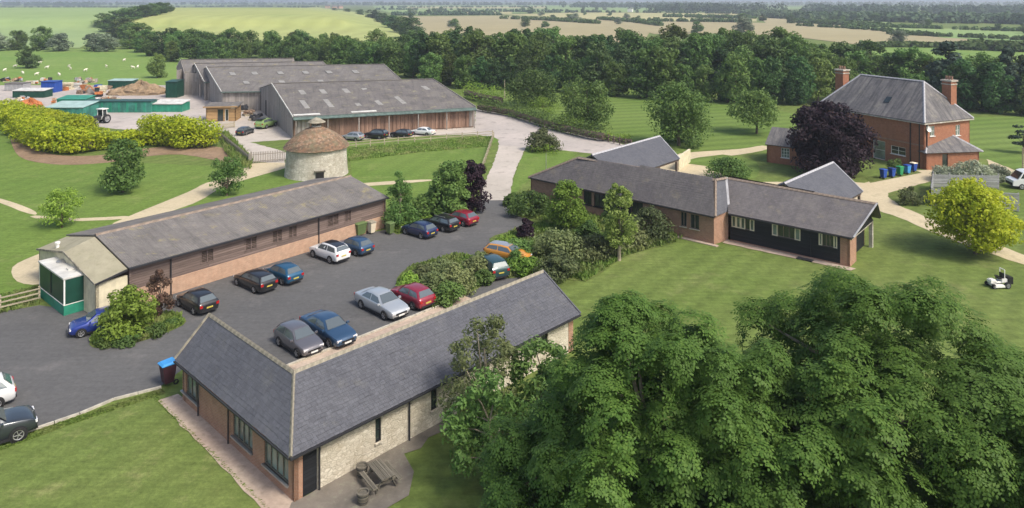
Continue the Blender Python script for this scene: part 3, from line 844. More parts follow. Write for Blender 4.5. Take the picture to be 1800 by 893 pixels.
# end gable of the long wing, gable of the short wing, back walls
def gable(parent, a, b, apex, mat, name='gable_wall'):
    a, b, apex = Vector(a), Vector(b), Vector(apex)
    m = MB(); d = (b - a); n = Vector((d.y, -d.x, 0)).normalized() * .2
    pts = [Vector((a.x, a.y, 0)), Vector((b.x, b.y, 0)), b, apex, a]
    m.face(pts); m.face([p - n for p in pts[::-1]])
    for i in range(5):
        j = (i + 1) % 5; m.face([pts[j], pts[i], pts[i] - n, pts[j] - n])
    return m.build(name, mat, parent)
gable(T, (LE, 0, EH), (LE, 5.5, EH), (LE, 2.75, RH - .1), M['brick'])
gable(T, (3.1, SE, EH), (0, SE, EH), (1.55, SE, RH - .1), M['brick'])
wall(T, (3.1, 5.5, 0), (1, 0, 0), LE - 3.1, 0, EH, M['brick'], n=(0, 1, 0))
wall(T, (3.1, 5.5, 0), (0, 1, 0), SE - 5.5, 0, EH, M['brick'], n=(1, 0, 0))
# downpipes
for (x, y) in ((su(718, 740)[0], -.09), (sp1 + .05, -.09)):
    m = MB(); m.tube([(x, y, 0), (x, y, EH - .1)], .045, 8); m.build('downpipe', M['iron'], T)
for px in (351, 404):
    s = sv(px, 700)[0]; m = MB(); m.tube([(-.09, s, 0), (-.09, s, EH - .1)], .04, 8); m.build('downpipe', M['iron'], T)
# paving round the block
def wl(x, y): p = fb.p0 + du * x + dv * y; return (p.x, p.y)
pv = sheet('path', [wl(-1.0, SE + 1.0), wl(-1.15, -1.0), wl(.1, -1.0), wl(.1, SE + 1.0)], None, M['path_pink'], world=True, jit=.07)
sheet('patio', [wl(-.9, -.9), wl(.3, -2.6), wl(2.0, -3.2), wl(3.8, -3.1), wl(4.9, -2.2), wl(5.4, -.9), wl(9, -.5), wl(9, .1), wl(-.2, .1)], None, M['patio'], world=True, jit=.16)
sheet('path', [wl(3.4, 5.2), wl(LE + 1, 5.2), wl(LE + 1, 11.6), wl(15.5, 11.2), wl(3.4, 11.0)], None, M['path_pink'], world=True, jit=.05)
# kerb behind the long wing
m = MB()
n = 22
for i in range(n):
    m.bar(fb.p0 + du * (3.6 + i * .75) + dv * 11.05 + Vector((0, 0, .06)), fb.p0 + du * (4.33 + i * .75) + dv * 11.05 + Vector((0, 0, .06)), .14, .16)
tag(m.build('kerb', M['kerb']), kind='structure')

# ---- long weatherboarded barn at the left of the car park
N0 = G(226.7, 467.7, 3.0); N1 = G(676.9, 345.7, 3.0)
AB = math.atan2(N1.y - N0.y, N1.x - N0.x)
bb = building('long_barn', N0, AB, 'long low barn with brown boards over a salmon brick plinth and grey sheet roof')
T = bb.root; BL = (N1 - N0).xy.length; W_ = 5.45; BE, BR = 3.0, 4.16
for poly in ([(-.15, -.3, BE), (BL + .15, -.3, BE), (BL + .15, W_, BR), (-.15, W_, BR)], [(BL + .15, 2 * W_ + .3, BE), (-.15, 2 * W_ + .3, BE), (-.15, W_, BR), (BL + .15, W_, BR)]):
    m = MB(); m.slab(poly, .09); m.build('roof', M['asbestos'], T)
ridge_tiles(T, (-.15, W_, BR), (BL + .15, W_, BR), 'ridge_brown', 1.1, .22, 'ridge_cap')
m = MB(); m.bar((-.15, -.38, BE - .08), (BL + .15, -.38, BE - .08), .13, .12); m.build('gutter', M['iron'], T)
P0_ = bb.p0
def sb(px, py): return on_wall(px, py, P0_, bb.u)
PL = 1.2
wall(T, (0, 0, 0), (1, 0, 0), BL, 0, PL, M['brick_plinth'], n=(0, -1, 0), name='plinth')
vents = []
for px, wd_ in ((365, 1.1), (442, 1.1), (488, 1.0), (515, .9), (586, 1.3), (612, .8)):
    s = sb(px, 430)[0]; vents.append((s - wd_ / 2, s + wd_ / 2, 1.55, 2.65))
wo, wf = wall(T, (0, .05, 0), (1, 0, 0), BL, PL, BE - .05, M['board_brown'], vents, n=(0, -1, 0), name='boarded_wall')
for q in vents:
    o_, d_, n_ = wf; a, b, c, e = q
    f = MB(); P = lambda s, z, k: o_ + d_ * s + Vector((0, 0, z)) - n_ * k
    for s in (a + .04, b - .04, (a + b) / 2): f.bar(P(s, c, .02), P(s, e, .02), .08, .08, up=n_)
    for z in (c + .04, e - .04): f.bar(P(a, z, .02), P(b, z, .02), .08, .08)
    fo = f.build('louvre_vent', M['board_brown'], T)
    for k in range(7):
        z = c + .12 + k * (e - c - .2) / 7; s_ = MB(); s_.bar(P(a + .06, z, .08), P(b - .06, z, .08), .12, .05); s_.build('slat', M['board_brown'], fo)
for x in (.06, BL - .06):
    m = MB(); m.box((x, -.02, BE / 2), (.14, .12, BE - .1)); m.build('corner_post', M['board_brown'], T)
for px in (300, 560):
    s = sb(px, 430)[0]; m = MB(); m.tube([(s, -.06, 0), (s, -.06, BE - .15)], .05, 8); m.build('downpipe', M['iron'], T)
gable(T, (BL, .02, BE - .05), (BL, 2 * W_, BE - .05), (BL, W_, BR - .1), M['brick_dark'])
gable(T, (0, 2 * W_, BE - .05), (0, .02, BE - .05), (0, W_, BR - .1), M['board_brown'])
wall(T, (0, 2 * W_, 0), (1, 0, 0), BL, 0, BE - .05, M['brick_dark'], n=(0, 1, 0))
# lean-to at the near gable
lt = building('lean_to', bb.p0 - bb.u * 2.2, AB, 'flat-roofed cream lean-to on the near end of the brown barn')
felt = m_ground('green_grey_felt', [(.30, .28, .20), (.36, .33, .24)], .4, 1.4, bdist=0, fine=.12, third=(.25, .24, .15))
LY = 10.9; LM = W_
for poly in ([(-.1, -.15, 2.45), (2.02, -.15, 2.9), (2.02, LM, 4.02), (-.1, LM, 3.45)], [(2.02, LY + .1, 2.9), (-.1, LY + .1, 2.45), (-.1, LM, 3.45), (2.02, LM, 4.02)]):
    m = MB(); m.slab(poly[:3], .1); m.slab([poly[0], poly[2], poly[3]], .1); m.build('roof', felt, lt.root)
wall(lt.root, (0, 0, 0), (1, 0, 0), 2.1, 0, 2.36, M['cream'], n=(0, -1, 0))
gable(lt.root, (0, LY - .1, 2.36), (0, 0, 2.36), (0, LM, 3.32), M['cream'])
wall(lt.root, (0, LY - .1, 0), (1, 0, 0), 2.1, 0, 2.36, M['cream'], n=(0, 1, 0))
m = MB(); m.bar((-.14, -.15, 2.42), (-.14, LM, 3.42), .06, .14); m.bar((-.14, LM, 3.42), (-.14, LY, 2.45), .06, .14); m.build('fascia', M['ridge'], lt.root)
m = MB(); m.bar((-.1, -.2, 2.40), (2.02, -.2, 2.82), .06, .14); m.build('fascia', M['iron'], lt.root)
m = MB(); m.tube([(.35, 8.0, 2.6), (.35, 8.0, 3.5)], .12, 10); m.tube([(.35, 8, 3.4), (.35, 8, 3.52)], .18, 10); m.build('flue', M['white'], lt.root)

# ---- green cabin beside the lean-to
cpos = G(112, 556); cl_ = G(69, 459, 2.63) - G(112, 489.5, 2.63)
ca = math.atan2(cl_.y, cl_.x)
cb = building('green_cabin', cpos, ca - R(90), 'dark green box cabin with white roof and white corner posts beside the fence', 'cabin')
T = cb.root; CW, CL, CH = 2.0, cl_.length, 2.63
m = MB(); m.box((CW / 2, CL / 2, .37), (CW, CL, .7)); m.build('skirt', M['green_mid'], T)
for (c, d) in (((CW / 2, .05, 1.62), (CW - .16, .08, 1.75)), ((CW / 2, CL - .05, 1.67), (CW - .16, .08, 1.75)), ((.05, CL / 2, 1.62), (.08, CL - .16, 1.75)), ((CW - .05, CL / 2, 1.62), (.08, CL - .16, 1.75))):
    m = MB(); m.box(c, d); m.build('side_panel', M['green_dark'], T)
for x in (.05, CW - .05):
    for y in (.05, CL - .05):
        m = MB(); m.box((x, y, 1.35), (.09, .09, 2.4)); m.build('corner_post', M['white'], T)
for z, mt in ((.74, 'white'), (2.52, 'white')):
    m = MB()
    for y in (.03, CL - .03): m.box((CW / 2, y, z), (CW, .1, .045))
    for x in (.03, CW - .03): m.box((x, CL / 2, z), (.1, CL - .12, .045))
    m.build('rail', M[mt], T)
m = MB(); m.box((CW / 2, CL / 2, CH - .03), (CW + .12, CL + .12, .1)); m.build('roof', M['white_roof'], T)
m = MB(); m.lathe((CW * .55, CL * .72, CH + .02), [(.42, 0), (.42, .08), (.1, .16), (.0, .17)], 16, False); m.build('roof_vent', M['steel'], T)
m = MB(); m.box((CW * .5, CL * .3, CH + .06), (.6, .5, .12)); m.build('roof_hatch', M['white_roof'], T)
m = MB(); m.box((-.02, CL * .5, 1.7), (.04, .06, 1.5)); m.build('panel_joint', M['black'], T)
for y in (.6, CL - .6):
    for x in (.25, CW - .25):
        m = MB(); m.box((x, y, .02), (.3, .3, .1)); m.build('foot', M['steel'], T)

# ---- round dovecote
dc = G(556.5, 305); dl = building('dovecote', dc, 0, 'round limewashed stone dovecote with a domed red tile roof and lantern', 'dovecote')
T = dl.root; DR = 3.75
m = MB(); m.lathe((0, 0, 0), [(DR * 1.05, 0), (DR * 1.03, .5), (DR, 2.2), (DR * .99, 3.55)], 40); m.build('wall', M['stone_white'], T, True)
m = MB(); prof = [(DR * 1.06, 3.42), (DR * 1.05, 3.5), (DR * .97, 3.95), (DR * .82, 4.5), (DR * .62, 5.05), (DR * .40, 5.5), (DR * .2, 5.78), (.38, 5.9)]
rw = []
for i in range(len(prof) - 1):
    rw.append(prof[i]); 
m.lathe((0, 0, 0), prof, 40); m.build('roof', M['tile_red'], T, False)
# stepped tile courses
for k in range(26):
    f = k / 26 * (len(prof) - 2) + .5; i = int(f); r = prof[i][0] + (prof[i + 1][0] - prof[i][0]) * (f - i); z = prof[i][1] + (prof[i + 1][1] - prof[i][1]) * (f - i)
    mm = MB(); nn = max(10, int(2 * math.pi * r / .24)); rgk = random.Random(k)
    for q in range(nn):
        a = 2 * math.pi * (q + .5 * (k % 2)) / nn; w2 = math.pi / nn * .93; h_ = rgk.uniform(.02, .06)
        o0, o1 = r + .07 + h_ * 1.3, r - .14
        mm.face([(o0 * math.cos(a - w2), o0 * math.sin(a - w2), z + .01), (o0 * math.cos(a + w2), o0 * math.sin(a + w2), z + .01), (o1 * math.cos(a + w2), o1 * math.sin(a + w2), z + .2), (o1 * math.cos(a - w2), o1 * math.sin(a - w2), z + .2)])
    tag(mm.build('tile_course', M['tile_piece'], T), kind='stuff')
m = MB(); m.lathe((0, 0, 0), [(.62, 5.8), (.62, 6.12)], 12, True); m.build('lantern_base', M['stone_white'], T)
for k in range(6):
    a = k * math.pi / 3; m = MB(); m.box((.55 * math.cos(a), .55 * math.sin(a), 6.33), (.1, .1, .45)); m.build('lantern_post', M['oak'], T)
m = MB(); m.lathe((0, 0, 0), [(1.15, 6.52), (1.05, 6.6), (.5, 6.95), (.05, 7.15)], 12); m.build('lantern_roof', M['ridge'], T)
# little doorway low on the wall, facing the camera
ang = math.atan2(-dc.y, -dc.x) + .02
mt = Matrix.Rotation(ang + .08, 4, 'Z')
m = MB(); m.box((DR * 1.02, 0, .65), (.3, .95, .8), mt); m.build('doorway', M['dark_gap'], T)
m = MB(); m.box((DR * 1.03, 0, 1.12), (.36, 1.3, .14), mt); m.build('lintel', M['oak'], T)

# ---- generic long shed from its eave and ridge corners
def shed(name, FL, FR, RL, RR, label, roof='asbestos', front='board_grey', side='board_grey', ov=.4, rooflights=0, open_left=False, boards=None, gutter='canopy'):
    a = math.atan2(FR.y - FL.y, FR.x - FL.x)
    fr = building(name, FL, a, label, 'barn'); T = fr.root
    f = [fr.loc(p) for p in (FL, FR, RL, RR)]
    e = f[0].z; rz = f[2].z
    bl = Vector((2 * f[2].x - f[0].x, 2 * f[2].y - f[0].y, e)); br = Vector((2 * f[3].x - f[1].x, 2 * f[3].y - f[1].y, e))
    oy = Vector((0, -ov, -.1))
    for poly in ([f[0] + oy, f[1] + oy, f[3], f[2]], [br - Vector((0, oy.y, .1)), bl - Vector((0, oy.y, .1)), f[2], f[3]]):
        m = MB(); m.slab(poly, .12); m.build('roof', M[roof], T)
    m = MB(); m.bar(f[2] + Vector((0, 0, .06)), f[3] + Vector((0, 0, .06)), .5, .1); m.build('ridge_cap', M['asbestos'], T)
    m = MB(); m.bar(f[0] + oy + Vector((0, -.05, -.1)), f[1] + oy + Vector((0, -.05, -.1)), .14, .22); m.build('gutter', M[gutter], T)
    Lf = f[1].x
    wall(T, (0.1, .1, 0), (1, 0, 0), Lf - .2, 0, e - .12, M[front], n=(0, -1, 0))
    m = MB(); m.bar(f[0] + Vector((-.06, -.3, -.02)), f[2] + Vector((-.06, 0, .05)), .12, .2); m.build('bargeboard', M['white_roof'], T)
    m = MB(); m.bar(f[1] + Vector((.06, -.3, -.02)), f[3] + Vector((.06, 0, .05)), .12, .2); m.build('bargeboard', M['board_grey'], T)
    z = lambda p, h: Vector((p.x, p.y, h))
    if not open_left: gable(T, z(bl, e - .1), z(f[0] + Vector((.1, .1, 0)), e - .1), z(f[2] + Vector((.1, 0, 0)), rz - .15), M[side])
    gable(T, z(f[1] - Vector((.1, -.1, 0)), e - .1), z(br, e - .1), z(f[3] - Vector((.1, 0, 0)), rz - .15), M[side])
    d = (br - bl); d.z = 0; wall(T, (bl.x, bl.y, 0), d, d.xy.length, 0, e - .12, M[side], n=(-d.y / d.length, d.x / d.length, 0))
    fr.f = f; fr.bl = bl; fr.br = br; fr.e = e; fr.rz = rz
    return fr

def rooflight(fr, sx0, sx1, t0, t1, mat='rooflight'):
    f = fr.f
    def P(s, t):
        a = f[0].lerp(f[1], s); b = f[2].lerp(f[3], s); p = a.lerp(b, t); return p + Vector((0, 0, .06))
    m = MB(); m.slab([P(sx0, t0), P(sx1, t0), P(sx1, t1), P(sx0, t1)], .05); m.build('rooflight', M[mat], fr.root)

b3 = shed('big_barn', G(515, 204, 3.6), G(835, 187, 3.6), G(478, 147, 6.7), G(760, 139, 6.7), 'large grey-roofed barn with two rows of rooflights facing the lawn', 'asbestos_dark', 'board_rust', 'board_grey')
for s in (.12, .24, .375, .49, .63, .735, .86): rooflight(b3, s, s + .032, .60, .74)
for s in (.085, .215, .365, .485, .62): rooflight(b3, s, s + .028, .18, .42)
for s in (0.0, .30): rooflight(b3, s + .005, s + .14, .0, .035, 'white_roof')
m = MB(); f = b3.f; m.slab([f[0] + Vector((0, -1.2, -.45)), f[1] + Vector((0, -1.2, -.45)), f[1] + Vector((0, -.35, -.14)), f[0] + Vector((0, -.35, -.14))], .1); m.build('canopy', M['canopy'], b3.root)
nb = 44; bw_ = (f[1].x - 1.0) / nb
rgb = random.Random(5)
for i in range(nb):
    m = MB(); m.box((.6 + bw_ * (i + .5), .03 - rgb.uniform(0, .05), 1.62), (bw_ * .9, .05, 3.1 - rgb.uniform(0, .25)))
    m.build('board', M['board_rust'] if i not in (0, 1, 2, 43) else M['board_grey'], b3.root)
for i in range(7):
    m = MB(); m.box((.4 + i * (f[1].x - .8) / 6, -.95, 1.55), (.16, .16, 3.1)); m.build('post', M['board_grey'], b3.root)
g3 = b3.bl; g0 = b3.f[0]
for i in range(26):
    t0_ = (i + .5) / 26; p = g0.lerp(g3, t0_); hh = b3.e - .25 + (b3.rz - b3.e) * (1 - abs(2 * t0_ - 1))
    d = (g3 - g0).normalized()
    m = MB(); m.bar((p.x - .02, p.y, 0), (p.x - .02, p.y, hh), .05, (g3 - g0).length / 26 * .9, up=(d.x, d.y, 0)); m.build('board', M['board_grey'], b3.root)
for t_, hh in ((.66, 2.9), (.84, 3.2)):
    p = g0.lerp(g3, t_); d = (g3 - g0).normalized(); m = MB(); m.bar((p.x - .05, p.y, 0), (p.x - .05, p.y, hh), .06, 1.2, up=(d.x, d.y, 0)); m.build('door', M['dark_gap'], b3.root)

b2 = shed('big_barn', G(390, 160, 4.0), G(722, 155, 4.0), G(363, 118, 7.0), G(674, 113, 7.0), 'middle grey barn roof between the large front barn and the rear sheds')
for s in (.10, .22, .36, .50, .63, .78): rooflight(b2, s, s + .03, .62, .74)
for s in (.14, .33, .54): rooflight(b2, s, s + .03, .25, .36)
b1 = shed('big_barn', G(360, 143, 4.2), G(600, 140, 4.2), G(342, 111.5, 7.2), G(566, 108, 7.2), 'open-ended grey barn with dark bays behind the middle barn', open_left=True)
f = b1.f
for t_ in (0, .25, .5, .75, 1.0):
    p = f[0].lerp(b1.bl, t_); hh = b1.e + (b1.rz - b1.e) * (1 - abs(2 * t_ - 1)) - .2
    m = MB(); m.bar((p.x + .1, p.y, 0), (p.x + .1, p.y, hh), .35, .35); m.build('post', M['board_grey'], b1.root)
m = MB(); pts = [f[0], f[2], b1.bl]
m.face([(p.x + .25, p.y, p.z - .3) for p in pts]); m.build('gable_board', M['board_grey'], b1.root)
m = MB(); p, q = f[0].lerp(b1.bl, .02), f[0].lerp(b1.bl, .98); m.face([(p.x + 5, p.y, 0), (q.x + 5, q.y, 0), (q.x + 5, q.y, 4), (p.x + 5, p.y, 4)]); m.build('bay_shade_wall', M['junk_brown'], b1.root)  # wall added inside the open bays to make their shadow
b0 = shed('big_barn', G(311, 118, 5.2), G(520, 114, 5.2), G(318, 105, 7.6), G(515, 102.5, 7.6), 'rearmost pale grey shed with tall plain end wall by the compound')
# cladding wall link between compound and barns
lw = building('clad_wall', G(312, 166), 0, 'tall pale boarded wall at the corner of the rear sheds', 'wall')
d = G(342, 158) - G(312, 166); d.z = 0
wall(lw.root, (0, 0, 0), d, d.length, 0, 5.6, M['board_grey'], n=(d.y / d.length, -d.x / d.length, 0))
for i in range(9):
    p = d * ((i + .5) / 9); m = MB(); m.box((p.x, p.y - .06, 2.8), (d.length / 9 * .85, .05, 5.5)); m.build('board', M['board_grey'], lw.root)

# ---- timber yard office
yo = building('yard_office', G(362, 214), R(8), 'small honey timber office with flat roof and glazed door in the yard', 'cabin')
T = yo.root
wall(T, (0, 0, 0), (1, 0, 0), 5.2, 0, 2.7, M['timber'], [(2.0, 3.0, .05, 2.2), (3.3, 3.9, .05, 2.2)], n=(0, -1, 0))
window(T, (Vector((0, 0, 0)), Vector((1, 0, 0)), Vector((0, -1, 0))), (2.0, 3.0, .05, 2.2), 2, 1, 'iron', 'glass', sill=False, name='glazed_door')
window(T, (Vector((0, 0, 0)), Vector((1, 0, 0)), Vector((0, -1, 0))), (3.3, 3.9, .05, 2.2), 1, 1, 'white', 'glass', sill=False, name='door')
for (o_, d_, l_, n_) in (((0, 0, 0), (0, 1, 0), 4, (-1, 0, 0)), ((5.2, 0, 0), (0, 1, 0), 4, (1, 0, 0)), ((0, 4, 0), (1, 0, 0), 5.2, (0, 1, 0))):
    wall(T, o_, d_, l_, 0, 2.7, M['timber'], n=n_)
m = MB(); m.slab([(-.4, -.5, 2.75), (5.6, -.5, 2.75), (5.6, 4.4, 2.95), (-.4, 4.4, 2.95)], .15); m.build('roof', M['asbestos'], T)
m = MB(); m.bar((-.4, -.55, 2.7), (5.6, -.55, 2.7), .06, .2); m.build('fascia', M['timber'], T)
m = MB(); m.box((4.7, -.06, 2.55), (.8, .06, .45)); m.build('sign_board', M['cream_paint'], T)
# ---- brick and black-boarded range on the right (two in-line wings)
C0 = G(1255, 430); E0 = G(933, 311, 2.6); d = E0 - C0; d.z = 0
AW = math.atan2(-d.y, -d.x)
wb = building('brick_range', C0, AW, 'long brick range with dark slate roof hipped at its left end behind slim trees')
T = wb.root; LW = d.length; WE = 2.62
lw_ = lambda px, py, z: wb.loc(G(px, py, z))
RLl, RRr = lw_(1016, 277, 5.2), lw_(1257, 316, 5.2)
eL, eR = Vector((-LW - .1, -.3, WE)), Vector((.25, -.3, WE))
hipR1, hipR0 = lw_(1276, 312.5, 5.15), lw_(1281, 371, 2.62)
fp = [eL, eR, RRr, RLl]
bL = Vector((-LW - .1, 2 * RLl.y + .3, WE)); bR = Vector((.25, 2 * RRr.y + .3, WE))
for poly, sd_ in (([eL, eR, RRr, RLl], 1), ([bL, eL, RLl], 2), ([bR, bL, RLl, RRr], 3)):
    m = MB(); m.slab(poly, .1); ro = m.build('roof', M['slate_old'], T)
    slates(ro, poly, M['slate_old'], .3, .24, sd_)
m = MB(); m.slab([eR, hipR0, hipR1, RRr], .1); ro = m.build('roof', M['slate'], T)
m = MB(); m.bar(hipR0 + Vector((0, 0, .06)), hipR1 + Vector((0, 0, .06)), .28, .06); m.build('lead_flashing', M['ridge_grey'], T)
ridge_tiles(T, RLl, RRr, 'ridge_brown', .45); ridge_tiles(T, eL, RLl, 'ridge_brown', .45, .15, 'hip_tile'); ridge_tiles(T, eR, RRr, 'ridge_brown', .45, .15, 'hip_tile')
ridge_tiles(T, RRr, hipR1, 'ridge_brown', .45)
p0w = wb.p0; uw = wb.u
def sw(px, py): return on_wall(px, py, p0w, uw)
ops = []
for (a_, b_) in ((1026, 1040), (1044, 1062), (1110, 1130), (1196, 1207), (1213, 1229)):
    s0, s1 = sw(a_, 390)[0] + LW, sw(b_, 390)[0] + LW
    ops.append((s0, s1, 1.0, 2.35))
wo, wf = wall(T, (-LW, 0, 0), (1, 0, 0), LW, 0, WE, M['brick_dark'], ops, n=(0, -1, 0))
for q in ops[:3]: window(T, wf, q, 2, 1, 'black', 'glass')
for q in ops[3:]: window(T, wf, q, 2, 1, 'ridge_brown', 'glass', sillmat='stone')
# boarded section between the trees
s0, s1 = sw(1062, 390)[0], sw(1110, 390)[0]
m = MB(); m.box(((s0 + s1) / 2, -.04, 1.3), (s1 - s0, .06, 2.5)); m.build('boarded_panel', M['board_black'], T)
wall(T, (0, 0, 0), (hipR0.x, hipR0.y, 0), Vector((hipR0.x, hipR0.y)).length * .97, 0, WE, M['brick'], n=(Vector((hipR0.y, -hipR0.x, 0)).normalized()))
wall(T, (-LW, 0, 0), (0, 1, 0), 2 * RLl.y, 0, WE, M['brick'], n=(-1, 0, 0))
wall(T, (-LW, 2 * RLl.y, 0), (1, 0, 0), LW, 0, WE, M['brick_dark'], n=(0, 1, 0))
m = MB(); m.bar((-LW - .1, -.36, WE - .08), (.2, -.36, WE - .08), .1, .08); m.build('gutter', M['iron'], T)
m = MB(); m.prism([(-4.2, -.5), (.5, -.5), (.5, -.02), (-4.2, -.02)], 0, .06); m.build('footing_strip', M['path_pink'], T)

# east wing
FLe, FRe = G(1281, 374.5, 2.6), G(1492, 416, 2.6)
AE = math.atan2(FRe.y - FLe.y, FRe.x - FLe.x)
eb = building('boarded_range', FLe, AE, 'black weatherboarded range with slate roof, cream windows and brick end pier')
T = eb.root; f0, f1 = eb.loc(FLe), eb.loc(FRe); r0, r1 = eb.loc(G(1279, 313, 4.75)), eb.loc(G(1541, 358, 4.75))
ry = (r0.y + r1.y) / 2
oL, oR = Vector((f0.x, -.12, 2.6)), Vector((f1.x + .35, -.12, 2.6))
polyF = [oL, oR, Vector((r1.x, r1.y, 4.75)), Vector((r0.x, r0.y, 4.75))]
polyB = [Vector((f1.x + .6, 2 * r1.y + .1, 2.6)), Vector((f0.x, 2 * r0.y + .1, 2.6)), polyF[3], polyF[2]]
for poly, sd_ in ((polyF, 11), (polyB, 12)):
    m = MB(); m.slab(poly, .1); ro = m.build('roof', M['slate_old'], T); slates(ro, poly, M['slate_old'], .3, .24, sd_)
ridge_tiles(T, polyF[3], polyF[2], 'ridge_brown', .45)
m = MB(); m.bar(oR + Vector((.04, 0, .05)), polyF[2] + Vector((.04, 0, .05)), .1, .1); m.build('bargeboard', M['ridge_grey'], T)
m = MB(); m.bar(polyB[0] + Vector((.04, 0, .05)), polyF[2] + Vector((.04, 0, .05)), .1, .12); m.build('bargeboard', M['black'], T)
p0e, ue = eb.p0 + eb.v * .35, eb.u
def se(px, py): return on_wall(px, py, p0e, ue)
ops = []
for (a_, b_) in ((1284, 1326), (1357, 1407), (1439, 1491)):
    ops.append((max(.12, se(a_, 400)[0]), min(f1.x - 1.0, se(b_, 420)[0]), 1.3, 2.35))
pier = f1.x - .75
ops = [(a, min(b, pier - .05), c, e) for a, b, c, e in ops]
wo, wf = wall(T, (0, .35, 0), (1, 0, 0), pier, .12, 2.6, M['board_black'], ops, n=(0, -1, 0), name='boarded_wall')
for i, q in enumerate(ops):
    window(T, wf, q, 5, 1, 'ridge_brown', 'glass', fw=.06, sillmat='black')
    a, b, c, e = q; wd_ = (b - a) / 5
    for k in ((0, 1, 2, 4) if i == 0 else (0, 4) if i == 1 else (0, 4)):
        m = MB(); o_ = Vector((a + wd_ * k, .36, 0))
        for z in (c + .05, e - .05, ): m.box((o_.x + wd_ / 2, .37, z), (wd_, .05, .09))
        for x in (.045, wd_ - .045): m.box((o_.x + x, .365, (c + e) / 2), (.09, .055, e - c))
        m.build('casement', M['cream_paint'], T)
        m = MB(); m.face([(o_.x, .44, c), (o_.x + wd_, .44, c), (o_.x + wd_, .44, e), (o_.x, .44, e)]); m.build('pane', M['glass_pale'], T)
m = MB(); m.box((pier / 2, .33, .06), (pier, .1, .12)); m.build('plinth', M['brick_dark'], T)
wall(T, (pier, .28, 0), (1, 0, 0), .75, 0, 2.55, M['brick'], n=(0, -1, 0), name='brick_pier')
wE = 2 * r1.y - .3
xe = f1.x
wall(T, (xe, .28, 0), (0, 1, 0), 1.9, 0, 2.3, M['brick'], n=(1, 0, 0), name='brick_end_wall')
m = MB(); m.face([(xe - .6, .4, 0), (xe - .6, wE, 0), (xe - .6, wE, 2.6), (xe - .6, .4, 2.6)]); m.build('recess_wall', M['board_black'], T)
m = MB(); m.slab([(xe + .05, .4, 2.35), (xe + .05, wE, 2.35), (xe + .15, r1.y, 4.55)], .1); m.build('gable_boarding', M['board_black'], T)
m = MB(); m.box((xe + .08, (0.4 + wE) / 2, 2.33), (.12, wE - .5, .16)); m.build('tie_beam', M['stone_white'], T)
m = MB(); m.box((xe, wE - .2, 1.2), (.3, .3, 2.4)); m.build('post', M['stone_white'], T)
wall(T, (0, wE, 0), (1, 0, 0), xe - .6, 0, 2.55, M['brick_dark'], n=(0, 1, 0))
m = MB(); m.bar((0, -.18, 2.5), (f1.x + .3, -.18, 2.5), .1, .08); m.build('gutter', M['iron'], T)
for px in (1426,):
    s = se(px, 440)[0]; m = MB(); m.tube([(s, .28, .2), (s, .28, 2.5)], .04, 8); m.build('downpipe', M['iron'], T)
path = [eb.p0 + eb.u * x + eb.v * y for x, y in ((-.3, .4), (-.3, -.75), (f1.x + .3, -.5), (f1.x + .5, .3))]
sheet('path', [(p.x, p.y) for p in path], None, M['path_pink'], world=True, jit=.05)
m = MB(); bp = eb.p0 + eb.u * se(1420, 450)[0] + eb.v * -.35
m.box((0, 0, .08), (1.3, .5, .06)); m.box((-.5, 0, .03), (.1, .45, .06)); m.box((.5, 0, .03), (.1, .45, .06))
o = m.build('boot_tray', M['iron']); o.location = bp; o.rotation_euler.z = AE; tag(o, 'low dark tray on the paving below the boarded range windows', 'tray')

# courtyard cart sheds behind
def cart_shed(rf, rn, ef, label):
    """rf, rn: far and near ridge ends; ef: far eave end on the visible side"""
    a = math.atan2(rf.y - rn.y, rf.x - rn.x)
    fr = building('cart_shed', rn, a, label); T = fr.root
    r1_, r0_ = fr.loc(rf), fr.loc(rn); e1 = fr.loc(ef); e0 = Vector((0, e1.y, e1.z))
    o1, o0 = Vector((e1.x, -e1.y, e1.z)), Vector((0, -e1.y, e1.z))
    for poly in ([e0, e1, r1_, r0_], [o1, o0, r0_, r1_]):
        m = MB(); m.slab(poly, .1); ro = m.build('roof', M['slate'], T); slates(ro, poly, M['slate'], .3, .26, 4)
    ridge_tiles(T, r0_, r1_, 'ridge_grey', .6, .14)
    m = MB(); m.bar(e1 + Vector((.04, 0, .04)), r1_ + Vector((.04, 0, .04)), .1, .08); m.build('verge', M['ridge_grey'], T)
    sg = 1 if e1.y < 0 else -1
    wall(T, (0, -e1.y - sg * .2, 0), (1, 0, 0), e1.x, 0, e1.z, M['cream'], n=(0, sg, 0))
    gable(T, (e1.x - .3, e1.y + sg * .3, e1.z - .1), (e1.x - .3, -e1.y - sg * .2, e1.z - .1), (e1.x - .3, 0, r1_.z - .2), M['cream']) if False else None
    for k in range(4):
        x = .3 + (e1.x - .7) * k / 3; m = MB(); m.box((x, e1.y + sg * .25, e1.z / 2 - .05), (.22, .22, e1.z - .1)); m.build('post', M['board_brown'], T)
    m = MB(); m.bar((0, e1.y + sg * .25, e1.z - .2), (e1.x, e1.y + sg * .25, e1.z - .2), .2, .2); m.build('beam', M['board_brown'], T)
    m = MB(); m.face([(e1.x - .35, e1.y + sg * .3, e1.z - .1), (e1.x - .35, -e1.y - sg * .2, e1.z - .1), (e1.x - .35, 0, r1_.z - .2)]); m.build('gable_boarding', M['board_brown'], T)
    return fr
cart_shed(G(1159, 239, 4.5), G(1040, 272, 4.5), G(1195, 279, 2.4), 'grey slate cart shed roof behind the left half of the brick range')
cart_shed(G(1464, 285, 4.5), G(1378, 322, 4.5), G(1517, 337, 2.4), 'pointed grey slate cart shed roof behind the black boarded range')
m = MB(); p, q = G(1192, 300), G(1212, 285)
m.bar(p + Vector((0, 0, .9)), q + Vector((0, 0, .9)), .25, 1.8); o = m.build('garden_wall', M['cream']); tag(o, 'short cream courtyard wall beside the left cart shed', 'wall')

